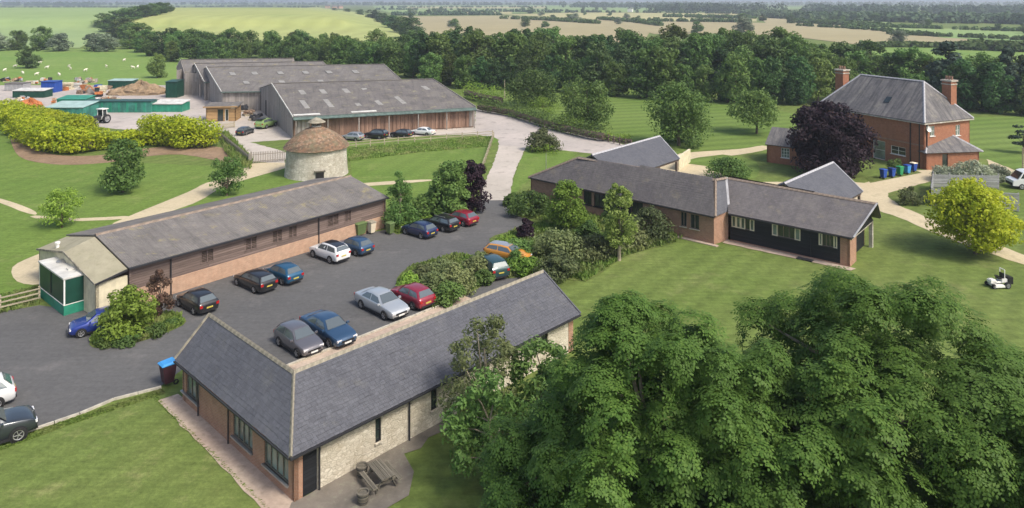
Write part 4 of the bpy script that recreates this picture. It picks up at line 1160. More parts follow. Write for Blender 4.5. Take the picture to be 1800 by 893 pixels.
# ---- farmhouse
K = G(1620, 303); KL = G(1411, 186, 6.2); KF = G(1625, 215, 6.2); KR = G(1712, 206, 6.2)
AH = math.atan2(KR.y - KF.y, KR.x - KF.x)
hb = building('farmhouse', KF, AH, 'two-storey orange brick farmhouse with hipped slate roof and two tall chimneys', 'house')
T = hb.root
hx = (KR - KF).xy.length; hy = (KL - KF).xy.length; HE, HR = 6.1, 10.9
n1 = Vector((hx / 2, 3.7, HR)); n2 = Vector((hx / 2, hy - 3.9, HR))
q = [Vector((0, 0, HE)), Vector((hx, 0, HE)), Vector((hx, hy, HE)), Vector((0, hy, HE))]
for poly in ([q[3], q[0], n1, n2], [q[0], q[1], n1], [q[1], q[2], n2, n1], [q[2], q[3], n2]):
    m = MB(); m.slab(poly, .15); m.build('roof', M['slate_house'], T)
for a_, b_ in ((q[0], n1), (q[1], n1), (n1, n2), (q[3], n2), (q[2], n2)): ridge_tiles(T, a_, b_, 'ridge_grey', .6, .16, 'hip_tile')
m = MB(); m.prism([(-.02, -.02), (hx + .02, -.02), (hx + .02, hy + .02), (-.02, hy + .02)], HE - .24, HE - .1); m.build('eaves', M['stone_white'], T)
I = .35
owl = [(hy - 15.2, hy - 14.2, .9, 2.4)]
p0h = hb.p0 + hb.u * I + hb.v * I
def sh(px, py): return on_wall(px, py, p0h, hb.v)
o1 = []
for (pa, pb, za, zb) in ((1556, 1535, .05, 2.6), (1592, 1566, 1.2, 2.3)):
    s0, s1 = sh(pa, 280)[0], sh(pb, 280)[0]; o1.append((min(s0, s1), max(s0, s1), za, zb))
wo, wf = wall(T, (I, I, 0), (0, 1, 0), hy - 2 * I, 0, HE - .2, M['brick_house'], o1, n=(-1, 0, 0))
window(T, wf, o1[0], 1, 2, 'white', 'glass_pale', sill=False, name='door')
window(T, wf, o1[1], 2, 2, 'white', 'glass')
m = MB(); m.box((I - .03, hy / 2, 3.05), (.08, hy - .8, .16)); m.build('string_course', M['brick_dark'], T)
wr = [(1.2, 2.1, 4.2, 5.5), (6.3, 7.2, 3.9, 5.3)]
wo, wf = wall(T, (I, I, 0), (1, 0, 0), hx - 2 * I, 0, HE - .2, M['brick_house'], wr, n=(0, -1, 0))
for x in wr: window(T, wf, x, 2, 2, 'white', 'glass_pale')
wall(T, (hx - I, I, 0), (0, 1, 0), hy - 2 * I, 0, HE - .2, M['brick_house'], n=(1, 0, 0))
wall(T, (I, hy - I, 0), (1, 0, 0), hx - 2 * I, 0, HE - .2, M['brick_house'], n=(0, 1, 0))
for y in (.9, 2.2):
    m = MB(); m.tube([(I - .1, y, 0), (I - .1, y, HE - .25)], .07, 8); m.build('downpipe', M['iron'], T)
m = MB(); m.tube([(I + .5, I - .1, 0), (I + .5, I - .1, HE - .25)], .07, 8); m.build('downpipe', M['iron'], T)
m = MB(); m.lathe((0, 0, 0), [(.02, 0), (.25, .05), (.42, .16)], 14, False); o = m.build('satellite_dish', M['white'], T); o.location = (1.0, I - .1, 5.2); o.rotation_euler = (R(70), 0, 0)
def chimney(loc, w1, d1, z0, z1):
    m = MB(); m.box((loc.x, loc.y, (z0 + z1) / 2), (w1, d1, z1 - z0)); c = m.build('chimney', M['brick_house'], T)
    m = MB(); m.box((loc.x, loc.y, z1 - .42), (w1 + .16, d1 + .16, .14)); m.box((loc.x, loc.y, z1 + .05), (w1 + .28, d1 + .28, .22)); m.build('cap', M['stone_white'], c)
    for k in (-1, 0, 1):
        m = MB(); m.lathe((loc.x, loc.y + k * d1 * .3, z1 + .16), [(.15, 0), (.13, .45), (.16, .5)], 10); m.build('pot', M['brick_dark'], c)
cR = hb.loc(G(1676, 200, 6.6)); chimney(Vector((cR.x, cR.y + .6, 0)), 1.15, 1.3, 5.9, 11.0)
cLp = Vector((50.8, 112.5, 0)); cL = hb.loc(cLp); chimney(cL, 1.25, 1.45, 6.0, 11.2)
m = MB(); m.box((0, 0, 0), (.8, .06, 1.0)); o = m.build('rooflight', M['glass'], T)
mid = (q[0] + q[3]) / 2 * .0 + q[0].lerp(q[3], .38); up_ = n1.lerp(n2, .35); pt = mid.lerp(up_, .42)
nn_ = (q[3] - q[0]).cross(n1 - q[0]).normalized(); nn_ = nn_ if nn_.z > 0 else -nn_
o.location = pt + nn_ * .06; o.rotation_euler = nn_.to_track_quat('Y', 'Z').to_euler()
# single-storey wing at the left
wl0 = G(1348, 285); hw = building('house_wing', wl0, R(-38), 'low orange brick wing with a white window left of the purple beech', 'house')
T = hw.root
ow = [(1.9, 3.0, .9, 2.2)]
wo, wf = wall(T, (0, 0, 0), (1, 0, 0), 6.0, 0, 2.5, M['brick_house'], ow, n=(0, -1, 0)); window(T, wf, ow[0], 3, 3, 'white', 'glass_pale')
gable(T, (0, 5.4, 2.5), (0, 0, 2.5), (0, 2.7, 4.3), M['brick_house']); gable(T, (6, 0, 2.5), (6, 5.4, 2.5), (6, 2.7, 4.3), M['brick_house'])
wall(T, (0, 5.4, 0), (1, 0, 0), 6, 0, 2.5, M['brick_house'], n=(0, 1, 0))
for poly in ([(-.2, -.25, 2.45), (6.2, -.25, 2.45), (6.2, 2.7, 4.42), (-.2, 2.7, 4.42)], [(6.2, 5.65, 2.45), (-.2, 5.65, 2.45), (-.2, 2.7, 4.42), (6.2, 2.7, 4.42)]):
    m = MB(); m.slab(poly, .1); m.build('roof', M['brick_dark'] if False else M['slate_house'], T)
# garage outbuilding with hipped roof
ga = G(1628, 299); gd = G(1745, 297) - ga
gb = building('garage', ga, math.atan2(gd.y, gd.x) + R(4), 'small brick outbuilding with hipped slate roof in front of the farmhouse', 'garage')
T = gb.root
GL, GWd = 7.6, 4.6
og = [(2.3, 3.1, .1, 2.0)]
wo, wf = wall(T, (0, 0, 0), (1, 0, 0), GL, 0, 2.3, M['brick_house'], og, n=(0, -1, 0)); window(T, wf, og[0], 1, 1, 'black', 'glass', sill=False, name='door')
wall(T, (0, 0, 0), (0, 1, 0), GWd, 0, 2.3, M['brick_house'], n=(-1, 0, 0)); wall(T, (GL, 0, 0), (0, 1, 0), GWd, 0, 2.3, M['brick_house'], n=(1, 0, 0)); wall(T, (0, GWd, 0), (1, 0, 0), GL, 0, 2.3, M['brick_house'], n=(0, 1, 0))
e_ = .35; qa, qb, qc, qd = (-e_, -e_, 2.25), (GL + e_, -e_, 2.25), (GL + e_, GWd + e_, 2.25), (-e_, GWd + e_, 2.25); ra, rb_ = (2.0, GWd / 2, 4.2), (GL - 2.4, GWd / 2, 4.2)
for poly in ([qa, qb, rb_, ra], [qb, qc, rb_], [qc, qd, ra, rb_], [qd, qa, ra]):
    m = MB(); m.slab(poly, .1); m.build('roof', M['slate_house'], T)
for a_, b_ in ((qa, ra), (qb, rb_), (ra, rb_), (qc, rb_)): ridge_tiles(T, Vector(a_), Vector(b_), 'ridge_grey', .6, .14, 'hip_tile')
# ------------------------------------------------------------------ vehicles
def paint(name, c, metal=.25):
    m = m_plain('paint_' + name, c, .32, metal, coat=.8, spec=.5); return m
PAINT = {k: paint(k, v, mt) for k, v, mt in (
    ('grey', (.17, .165, .18), .5), ('steel_blue', (.035, .085, .165), .4), ('silver', (.50, .53, .55), .5), ('red', (.26, .018, .04), .2),
    ('black', (.018, .018, .02), .2), ('teal', (.02, .10, .19), .4), ('white', (.72, .73, .73), 0), ('navy', (.02, .035, .10), .3), ('royal', (.02, .045, .26), .3),
    ('charcoal', (.045, .055, .065), .4), ('orange', (.62, .27, .04), .1), ('dark_teal', (.02, .06, .065), .2), ('field_green', (.22, .33, .12), 0), ('light_grey', (.42, .43, .45), .5))}
# stations along the car: x, z lower edge, z belt, z top, half width, half width of roof line
CARS = {
 'hatch': dict(L=4.15, st=[(-2.07, .42, .62, .63, .70, .60), (-2.03, .30, .86, .88, .80, .68), (-1.93, .24, .96, 1.0, .86, .70), (-1.5, .22, .98, 1.40, .885, .60), (-1.2, .2, .97, 1.455, .89, .615), (-.4, .2, .95, 1.49, .895, .63), (.25, .2, .93, 1.44, .89, .61), (.95, .2, .92, .97, .88, .72), (1.35, .2, .87, .90, .87, .70), (1.8, .22, .78, .80, .83, .66), (2.0, .26, .66, .68, .74, .58), (2.08, .36, .52, .53, .62, .52)], rear=(2, 3), front=(6, 7), cab=(3, 6)),
 'saloon': dict(L=4.8, st=[(-2.40, .44, .70, .71, .72, .60), (-2.36, .32, .90, .93, .82, .68), (-2.2, .25, .97, 1.0, .87, .70), (-1.75, .22, .98, 1.02, .90, .70), (-1.05, .2, .96, 1.37, .905, .60), (-.75, .2, .95, 1.42, .905, .61), (-.1, .2, .93, 1.45, .905, .62), (.4, .2, .92, 1.40, .90, .60), (1.15, .2, .91, .96, .89, .72), (1.6, .2, .86, .89, .88, .70), (2.1, .22, .77, .79, .84, .66), (2.33, .26, .64, .66, .75, .58), (2.4, .38, .52, .53, .64, .52)], rear=(3, 4), front=(7, 8), cab=(4, 7)),
 'estate': dict(L=4.6, st=[(-2.30, .42, .66, .68, .74, .64), (-2.27, .30, .92, .95, .82, .70), (-2.18, .24, .98, 1.04, .87, .70), (-1.85, .22, .98, 1.38, .895, .62), (-1.5, .2, .97, 1.43, .90, .63), (-.5, .2, .95, 1.47, .905, .64), (.3, .2, .93, 1.42, .90, .61), (1.05, .2, .92, .97, .89, .72), (1.5, .2, .87, .90, .88, .70), (2.0, .22, .78, .80, .84, .66), (2.23, .26, .66, .68, .75, .58), (2.3, .36, .52, .53, .64, .52)], rear=(2, 3), front=(6, 7), cab=(3, 6)),
 'suv': dict(L=4.5, st=[(-2.25, .48, .76, .78, .74, .66), (-2.22, .36, 1.02, 1.05, .84, .74), (-2.14, .30, 1.10, 1.18, .89, .74), (-1.85, .28, 1.10, 1.56, .92, .66), (-1.5, .26, 1.09, 1.63, .925, .67), (-.5, .26, 1.07, 1.67, .93, .68), (.3, .26, 1.05, 1.62, .925, .65), (.95, .26, 1.05, 1.10, .91, .74), (1.5, .27, 1.0, 1.04, .90, .72), (1.98, .3, .90, .93, .86, .68), (2.18, .34, .76, .79, .78, .62), (2.25, .44, .6, .62, .68, .56)], rear=(2, 3), front=(6, 7), cab=(3, 6)),
}
TYRE = {}
def wheel_meshes(r):
    if r not in TYRE:
        t = MB(); n = 20
        pr = [(r * .66, -.1), (r * .92, -.105), (r, -.07), (r, .07), (r * .92, .105), (r * .66, .1)]
        t.grid([[(q * math.cos(2 * math.pi * k / n), y, q * math.sin(2 * math.pi * k / n)) for k in range(n)] for q, y in pr], True)
        d = MB()
        d.grid([[(q * math.cos(2 * math.pi * k / n), y, q * math.sin(2 * math.pi * k / n)) for k in range(n)] for q, y in ((r * .66, .095), (r * .58, .085), (r * .55, .05), (.02, .06))], True)
        for k in range(5):
            a = 2 * math.pi * k / 5; d.bar((0, .09, 0), (r * .62 * math.cos(a), .095, r * .62 * math.sin(a)), .03, .05, up=(0, 1, 0))
        TYRE[r] = (t.mesh('tyre', M['rubber'], True), d.mesh('rim', M['rim']))
    return TYRE[r]

def ring(s):
    x, lo, be, top, wd, wr = s
    return [(x, 0, lo), (x, wd * .86, lo), (x, wd * .97, lo + .10), (x, wd, (lo + be) * .5 + .04), (x, wd * .985, be - .05), (x, wd * .95, be), (x, wr * 1.04 if top - be > .2 else wr * 1.12, top - .045 if top - be > .2 else (be + top) / 2), (x, wr * .86, top), (x, wr * .4, top + .018), (x, 0, top + .022)]

def make_car(kind, col, name='parked_car', trim=None):
    D = CARS[kind]; st = D['st']; root = empty(name, (0, 0, 0)); mt = PAINT[col]
    # finer stations for a smooth body
    fine = []; idx = {}
    for i in range(len(st)):
        idx[i] = len(fine); fine.append(st[i])
        if i < len(st) - 1:
            fine.append(tuple((a + b) / 2 for a, b in zip(st[i], st[i + 1])))
    rows = []
    for s in fine:
        h = ring(s); rows.append([(x, -y, z) for x, y, z in h[::-1][:-1]][::1] + [(x, y, z) for x, y, z in h])
        rows[-1] = [(x, y, z) for x, y, z in h[::-1]] + [(x, -y, z) for x, y, z in h[1:]]
    m = MB(); m.grid(rows); m.face(rows[0][::-1]); m.face(rows[-1])
    me = m.mesh('body', mt, True); me.set_sharp_from_angle(angle=R(42)); link('body', me, root)
    def glass(name, quads, off=.008):
        g = MB()
        for qd in quads:
            P = [Vector(p) for p in qd]; c = sum(P, Vector()) / 4; n = (P[1] - P[0]).cross(P[3] - P[0]).normalized()
            if n.dot(c - Vector((0, 0, .7))) < 0: n = -n
            g.face([p + n * off for p in P])
        g.build(name, M['car_glass'], root)
    def pt(i, k, t=0.0): return Vector(ring(st[i])[k])
    def lerp(a, b, t): return a + (b - a) * t
    for (nm, pr) in (('windscreen', D['front']), ('rear_window', D['rear'])):
        a, b = pr; lo, hi = (b, a) if nm == 'windscreen' else (a, b)
        # pane between the low station's shoulder and the high station's roof edge
        y0, y1 = ring(st[lo])[6][1] * .93, ring(st[hi])[7][1] * 1.0
        zl, zh = ring(st[lo])[7][2], ring(st[hi])[7][2]; xl, xh = st[lo][0], st[hi][0]
        A = lambda t, y: Vector((xl + (xh - xl) * t, y, zl + (zh - zl) * t + .022))
        glass(nm, [[A(.06, -y0 * .96), A(.06, y0 * .96), A(.94, y1), A(.94, -y1)]], .012)
    c0, c1 = D['cab']; r0, f1 = D['rear'][0], D['front'][1]
    for sgn in (1, -1):
        xr, xf = st[c0][0], st[c1][0]; xr0, xf0 = st[r0][0], st[f1][0]
        mid = (xr + xf) / 2 + .05
        def at(x, k):
            for i in range(len(st) - 1):
                if st[i][0] <= x <= st[i + 1][0]:
                    t = (x - st[i][0]) / (st[i + 1][0] - st[i][0]); return lerp(pt(i, k), pt(i + 1, k), t)
        def sidep(x, f):
            a, b = at(x, 5), at(x, 6); p = lerp(a, b, f); p.y *= sgn; return p
        quads = []
        segs = [(xr0 + (xr - xr0) * .62, xr + .12, mid - .04), (mid + .04, xf - .02, xf0 - .22)]
        rear_lo, rear_hi, rend = xr0 + (xr - xr0) * .55, xr + .1, mid - .04
        quads.append([sidep(rear_lo, .12), sidep(rend, .12), sidep(rend, .93), sidep(rear_hi, .9)])
        fs, fhi, flo = mid + .04, xf + .04, xf0 - .2
        quads.append([sidep(fs, .12), sidep(flo, .15), sidep(fhi, .9), sidep(fs, .93)])
        for qd in quads: glass('side_window', [qd], .012)
        # mirror
        p = sidep(xf0 - .25, .0); mm = MB(); mm.box((p.x, p.y + sgn * .12, p.z + .06), (.12, .2, .13)); mm.build('mirror', mt, root)
        # lamps
        fr = st[-2]; mm = MB(); mm.box((fr[0] - .10, sgn * fr[4] * .80, fr[2] - .04), (.26, .34, .13), None); mm.build('headlight', M['lead_lamp'], root)
        rr = st[1]; mm = MB(); mm.box((rr[0] + .05, sgn * rr[4] * .86, rr[2] - .10), (.2, .24, .2)); mm.build('tail_light', M['tail'], root)
        # sill trim
        mm = MB(); mm.box((0, sgn * .86 * st[5][4] / .9, .25), (D['L'] * .55, .1, .12)); mm.build('sill', M['car_trim'], root)
    r = .32 if kind != 'suv' else .36
    ty, rm = wheel_meshes(r)
    wb_ = D['L'] * .29
    for x in (wb_ * 1.06, -wb_ * .98):
        for sgn in (1, -1):
            wdt = st[5][4]
            ar = MB(); n = 20
            ar.grid([[(q * math.cos(2 * math.pi * k / n), y, q * math.sin(2 * math.pi * k / n)) for k in range(n)] for q, y in ((r + .05, 0), (r + .05, .02), (.05, .02))], True)
            a = child(root, 'wheel_arch', ar.mesh('wheel_arch', M['car_trim']), (x, sgn * (wdt - .012), r), (0, 0, 0 if sgn > 0 else math.pi))
            wl_ = child(root, 'wheel', ty, (x, sgn * (wdt - .065), r), (0, 0, 0 if sgn > 0 else math.pi))
            child(wl_, 'rim', rm)
    f = st[-1]; b = st[0]
    mm = MB(); mm.box((f[0] - .005, 0, .5), (.05, .95, .14)); mm.build('grille', M['car_trim'], root)
    mm = MB(); mm.box((f[0] + .025, 0, .40), (.02, .52, .11)); mm.build('number_plate', M['plate_w'], root)
    mm = MB(); mm.box((b[0] - .02, 0, b[2] - .02), (.03, .52, .11)); mm.build('number_plate', M['plate_y'], root)
    mm = MB(); mm.box((b[0] + .03, 0, .36), (.14, 1.3, .14)); mm.build('rear_bumper', M['car_trim'], root)
    mm = MB(); mm.box((f[0] - .08, 0, .30), (.16, 1.25, .1)); mm.build('front_bumper', M['car_trim'], root)
    if trim == 'black_roof':
        i0, i1 = c0, c1; rowz = [[(ring(st[i])[k][0], s * ring(st[i])[k][1] * .98, ring(st[i])[k][2] + .012) for k, s in ((7, -1), (8, -1), (9, 1), (8, 1), (7, 1))] for i in range(i0, i1 + 1)]
        mm = MB(); mm.grid(rowz); mm.build('roof_panel', PAINT['black'], root, True)
    if trim == 'silver_roof':
        rowz = [[(ring(st[i])[k][0], s * ring(st[i])[k][1] * .98, ring(st[i])[k][2] + .012) for k, s in ((7, -1), (8, -1), (9, 1), (8, 1), (7, 1))] for i in range(c0, c1 + 1)]
        mm = MB(); mm.grid(rowz); mm.build('roof_panel', PAINT['light_grey'], root, True)
    if trim == 'rails':
        for s in (1, -1):
            mm = MB(); z = st[5][3]; mm.bar((-1.3, s * .58, z + .06), (.3, s * .58, z + .04), .05, .06); mm.build('roof_rail', M['steel'], root)
    return root

CA = math.degrees(A1) + 90           # nose away from the slate block, square to its long wing
BA = math.degrees(AB) + 90
for (px, py, hd, kind, col, trim, label, grp) in [
    (525, 611, CA + 180, 'hatch', 'grey', None, 'grey hatchback parked nose towards the slate-roofed block', None),
    (577, 592, CA + 180, 'saloon', 'steel_blue', None, 'steel blue saloon parked right of the grey hatchback', None),
    (671, 546, CA + 180, 'saloon', 'silver', None, 'silver-white saloon parked beside the red car', None),
    (724, 532, CA, 'hatch', 'red', None, 'dark red car parked beside the planted bed', None),
    (346, 541, BA, 'hatch', 'black', None, 'black hatchback with red tail lights at the left end of the barn', None),
    (448, 504, BA, 'estate', 'black', None, 'black estate car parked by the brick plinth beside a teal car', None),
    (497, 491, BA, 'hatch', 'teal', None, 'teal blue hatchback parked against the long barn', None),
    (579, 454, BA, 'suv', 'white', 'black_roof', 'white car with black roof parked by the barn', None),
    (624, 442, BA, 'hatch', 'steel_blue', None, 'blue hatchback right of the white black-roofed car', None),
    (737, 413, BA, 'hatch', 'navy', None, 'navy car parked below the trees, nearest of three in a row', None),
    (774, 401, BA, 'estate', 'black', 'rails', 'black estate car between the navy car and the red car under trees', None),
    (810, 392, BA, 'hatch', 'red', None, 'red car half hidden at the end of the row under trees', None),
    (176, 579, 212, 'hatch', 'royal', None, 'bright blue car half hidden by the shrub near the green cabin', None),
    (893, 456, -30, 'estate', 'orange', 'silver_roof', 'orange car with pale roof among shrubs beyond the planted bed', None),
    (862, 480, 118, 'suv', 'dark_teal', None, 'dark teal four-wheel drive parked in front of the orange car', None),
    (620, 246, 158, 'hatch', 'light_grey', None, 'silver car nearest the dovecote in front of the big barn', None),
    (661, 243, 158, 'suv', 'black', None, 'larger black car in front of the big barn, second from dovecote', None),
    (705, 241, 158, 'hatch', 'black', None, 'black car beside the white one in front of the big barn', None),
    (743, 237, 158, 'saloon', 'white', None, 'white car at the right end of the row by the big barn', None),
    (431, 236, 80, 'hatch', 'charcoal', None, 'dark blue-grey car standing alone in the concrete yard', None),
    ]:
    c = make_car(kind, col, trim=trim); c.location = G(px, py); c.rotation_euler.z = R(hd)
    c.location.z = .02; k_ = (.95 if kind == 'saloon' else .9) if py > 520 and px > 400 else .87; c.scale = (k_, k_, k_); tag(c, label, 'car')
u1 = Vector((math.cos(R(40)), math.sin(R(40)), 0))
e = G(62, 752); c = make_car('suv', 'charcoal', trim='rails'); c.location = e - u1 * 2.2 - Vector((0, 0, -.012)); c.rotation_euler.z = R(40); tag(c, 'dark four-wheel drive at the left edge beside the lawn kerb', 'car')
e = G(32, 702); c = make_car('hatch', 'white'); c.location = e - u1 * 2.1 + Vector((-.3, .2, .012)); c.rotation_euler.z = R(220); tag(c, 'white car at the left edge with its red tail light showing', 'car')

# light green pick-up in the yard
def pickup(loc, hd, label):
    root = make_car('suv', 'field_green', 'pickup_truck')
    for ch in list(root.children):
        if ch.name.split('.')[0] in ('rear_window',): bpy.data.objects.remove(ch)
    root.location = loc; root.rotation_euler.z = R(hd); root.location.z = .016
    m = MB(); m.box((-1.6, 0, 1.72), (1.1, 1.3, .12)); m.build('roof_rack', M['iron'], root)
    return tag(root, label, 'pickup')
pickup(G(468, 224), 75, 'light green four-wheel drive pick-up by the grey barn boards')

# van at the right edge
def make_van(loc, hd, label):
    root = empty('parked_van', loc, R(hd), label, 'van')
    m = MB()
    pr = [(-2.4, .35), (-2.4, 1.95), (-2.2, 2.1), (1.0, 2.1), (1.45, 1.95), (2.0, 1.15), (2.5, 1.0), (2.55, .4)]
    for s in (1, -1):
        pass
    rows = [[(x, y, z) for x, z in pr] for y in (-.9, -.97, .97, .9)]
    rows[0] = [(x, -.82, z) for x, z in pr]; rows[3] = [(x, .82, z) for x, z in pr]
    rows = [[(x, -.97 if z < 1.3 else -.86, z) for x, z in pr], [(x, .97 if z < 1.3 else .86, z) for x, z in pr]]
    m.grid(rows, False); m.face(rows[0]); m.face(rows[1][::-1]); m.face([rows[0][0], rows[1][0], rows[1][-1], rows[0][-1]])
    m.build('body', PAINT['white'], root)
    m = MB(); m.face([(1.5, -.78, 1.93), (1.5, .78, 1.93), (2.03, .86, 1.2), (2.03, -.86, 1.2)]); m.build('windscreen', M['glass'], root)
    for s in (1, -1):
        m = MB(); m.face([(.5, s * .95, 1.3), (1.75, s * .96, 1.28), (1.4, s * .90, 1.85), (.5, s * .89, 1.85)]); m.build('side_window', M['glass'], root)
        m = MB(); m.box((2.5, s * .75, .85), (.12, .3, .2)); m.build('headlight', M['lead_lamp'], root)
        m = MB(); m.box((-2.41, s * .85, 1.1), (.06, .14, .5)); m.build('tail_light', M['tail'], root)
        for x in (1.6, -1.5):
            ty, rm = wheel_meshes(.33); w_ = child(root, 'wheel', ty, (x, s * .9, .33), (0, 0, 0 if s > 0 else math.pi)); child(w_, 'rim', rm)
    m = MB(); m.box((2.54, 0, .55), (.08, 1.5, .28)); m.build('bumper', M['car_trim'], root)
    return root
make_van(G(1816, 331), 170, 'white van cut by the right edge behind the boarded enclosure')

# ------------------------------------------------------------------ ride-on mower
mp = G(1755, 504); mo = empty('ride_on_mower', mp, R(185), 'white ride-on lawn mower on the mown grass at the right', 'mower'); mo.scale = (.88, .88, .88)
m = MB(); m.box((.15, 0, .48), (.95, .5, .12)); m.box((-.35, 0, .62), (.5, .62, .3)); m.build('chassis', M['white'], mo)
m = MB(); m.box((.62, 0, .52), (.5, .5, .26)); m.box((.6, 0, .67), (.4, .4, .08)); m.build('bonnet', M['white'], mo)
m = MB(); m.box((-.1, 0, .78), (.42, .46, .12)); m.box((-.3, 0, 1.02), (.1, .46, .42)); m.build('seat', M['black'], mo)
m = MB(); m.box((.2, 0, .22), (1.0, 1.15, .16)); m.build('cutting_deck', M['white'], mo)
m = MB(); m.tube([(.35, 0, .6), (.2, 0, .98)], .025, 6); m.lathe((.2, 0, .98), [(.17, 0), (.17, .03)], 12); m.build('steering_column', M['black'], mo)
m = MB(); m.box((-.85, 0, .62), (.45, .75, .6)); m.build('grass_box', M['black'], mo)
m = MB(); m.bar((-.35, .28, .7), (-.35, .28, 1.55), .05); m.bar((-.35, -.28, .7), (-.35, -.28, 1.55), .05); m.bar((-.35, -.28, 1.55), (-.35, .28, 1.55), .05); m.build('roll_bar', M['white'], mo)
for x, y, r in ((-.45, .5, .28), (-.45, -.5, .28), (.72, .42, .19), (.72, -.42, .19)):
    ty, rm = wheel_meshes(r); w_ = child(mo, 'wheel', ty, (x, y, r), (0, 0, 0 if y > 0 else math.pi)); child(w_, 'rim', rm)

# tractor in the compound
tp = G(176, 217); tr_ = empty('tractor', tp, R(250), 'dark tractor parked beside the green sheds in the compound', 'tractor')
m = MB(); m.box((.9, 0, 1.15), (1.9, .75, .6)); m.build('bonnet', M['iron'], tr_)
m = MB()
for x in (-.9, .0):
    for y in (-.65, .65): m.bar((x, y, 1.0), (x * .9, y * .9, 2.5), .08)
m.box((-.45, 0, 2.55), (1.3, 1.5, .12)); m.box((-.45, 0, 1.0), (1.1, 1.3, .5)); m.build('cab', M['white'], tr_)
m = MB(); m.box((-.45, 0, 1.85), (.85, 1.1, 1.1)); m.build('cab_glass', M['glass'], tr_)
for x, y, r in ((-.6, .85, .8), (-.6, -.85, .8), (1.4, .75, .5), (1.4, -.75, .5)):
    ty, rm = wheel_meshes(r); w_ = child(tr_, 'wheel', ty, (x, y, r), (0, 0, 0 if y > 0 else math.pi), (1, 2, 1)); child(w_, 'rim', rm)
# ------------------------------------------------------------------ bins
BIN = {}
def bin_meshes(body, lid):
    if (body, lid) not in BIN:
        b = MB()
        rows = []
        for z, a, c in ((.14, .42, .40), (.35, .46, .46), (.98, .56, .62), (1.0, .60, .66)):
            rows.append([(-a / 2, -c / 2, z), (a / 2, -c / 2, z), (a / 2, c / 2, z), (-a / 2, c / 2, z)])
        b.grid(rows, True); b.face(rows[0][::-1])
        l = MB(); l.grid([[(-.31, -.36, 1.0), (.31, -.36, 1.0), (.31, .36, 1.0), (-.31, .36, 1.0)], [(-.31, -.36, 1.03), (.31, -.36, 1.03), (.31, .36, 1.06), (-.31, .36, 1.06)], [(-.24, -.26, 1.09), (.24, -.26, 1.09), (.24, .26, 1.12), (-.24, .26, 1.12)]], True)
        l.face([(-.24, -.26, 1.09), (.24, -.26, 1.09), (.24, .26, 1.12), (-.24, .26, 1.12)])
        h = MB(); h.bar((-.22, .4, 1.0), (.22, .4, 1.0), .04); h.bar((-.22, .4, 1.0), (-.22, .3, .98), .04); h.bar((.22, .4, 1.0), (.22, .3, .98), .04)
        BIN[(body, lid)] = (b.mesh('body', M[body]), l.mesh('lid', M[lid]), h.mesh('handle', M['car_trim']))
    return BIN[(body, lid)]
def wheelie(loc, rz, body, lid, label, scale=1.0, group=None, wide=1.0):
    r = empty('wheelie_bin', loc, rz, label, 'bin', group); r.scale = (scale * wide, scale, scale)
    b, l, h = bin_meshes(body, lid)
    child(r, 'body', b); child(r, 'lid', l); child(r, 'handle', h)
    ty, rm = wheel_meshes(.12)
    for s in (1, -1): child(r, 'wheel', ty, (s * .24, .28, .12), (0, 0, R(90)), (1, .4, 1))
    return r
wheelie(G(295, 676), A1 - R(90), 'bin_maroon', 'blue_lid', 'dark bin with bright blue lid at the corner of the slate block', 1.22)
wheelie(G(633, 414), AB, 'bin_green', 'bin_green', 'large olive green bin against the barn beside the blue hatchback', 1.15, wide=1.7)
wheelie(G(653, 411), AB, 'cream_paint', 'ridge', 'cream bin between two green bins by the barn end', 1.1)
wheelie(G(686, 412), AB, 'bin_green', 'bin_green', 'olive green wheeled bin standing just beyond the barn corner', 1.05)
for i, (px, py, bd_, ld, lab) in enumerate(((1553, 314, 'blue', 'blue', 'blue bin nearest the purple beech in the row by the farmhouse'), (1568, 312, 'blue', 'navy_lid', 'dark blue bin second in the row by the farmhouse'), (1582, 309, 'bin_emerald', 'bin_emerald', 'emerald green bin in the row by the farmhouse'), (1595, 306, 'blue_lid', 'blue', 'light blue bin in the row by the farmhouse'), (1606, 302, 'blue', 'cream_paint', 'blue bin with pale lid at the corner of the farmhouse'))):
    M.setdefault('navy_lid', m_plain('navy_lid', (.012, .035, .16), .4))
    wheelie(G(px, py), AH + R(90), bd_, ld, lab, 1.1)

# ------------------------------------------------------------------ fences
POST = {}
def post_rail(path, label, ph=1.15, rails=(.35, .68, 1.0), step=1.8, mat='fence_wood', name='fence', pw=.12, rw=.1):
    pts = [Vector(p) for p in path]; root = empty(name, pts[0], 0, label, 'fence')
    key = (ph, pw, mat)
    if key not in POST: m = MB(); m.box((0, 0, ph / 2 - .08), (pw, pw, ph + .16)); m.box((0, 0, ph + .015), (pw * .8, pw * .8, .03)); POST[key] = m.mesh('post', M[mat])
    for a, b in zip(pts, pts[1:]):
        n = max(1, round((b - a).length / step)); yaw = math.atan2((b - a).y, (b - a).x)
        for i in range(n + 1):
            if i == n and b is not pts[-1]: continue
            child(root, 'post', POST[key], a.lerp(b, i / n) - pts[0], (0, 0, yaw))
        off = Vector((math.sin(yaw), -math.cos(yaw), 0)) * (pw / 2 + .02)
        for i in range(n):
            for z in rails:
                m = MB(); m.bar(a.lerp(b, i / n) - pts[0] + off + Vector((0, 0, z)), a.lerp(b, (i + 1) / n) - pts[0] + off + Vector((0, 0, z)), .045, rw); m.build('rail', M[mat], root)
    return root
post_rail([G(-60, 562), G(0, 548), G(69, 531)], 'three-rail pale timber fence running to the green cabin')
post_rail([G(600, 262), G(700, 252), G(866, 240)], 'low post and rail fence along the top of the field below the barn', 1.0, (.45, .85), 2.4)
post_rail([G(868, 242), G(848, 300), G(834, 338)], 'timber fence along the left side of the concrete road', .9, (.4, .75), 2.2)
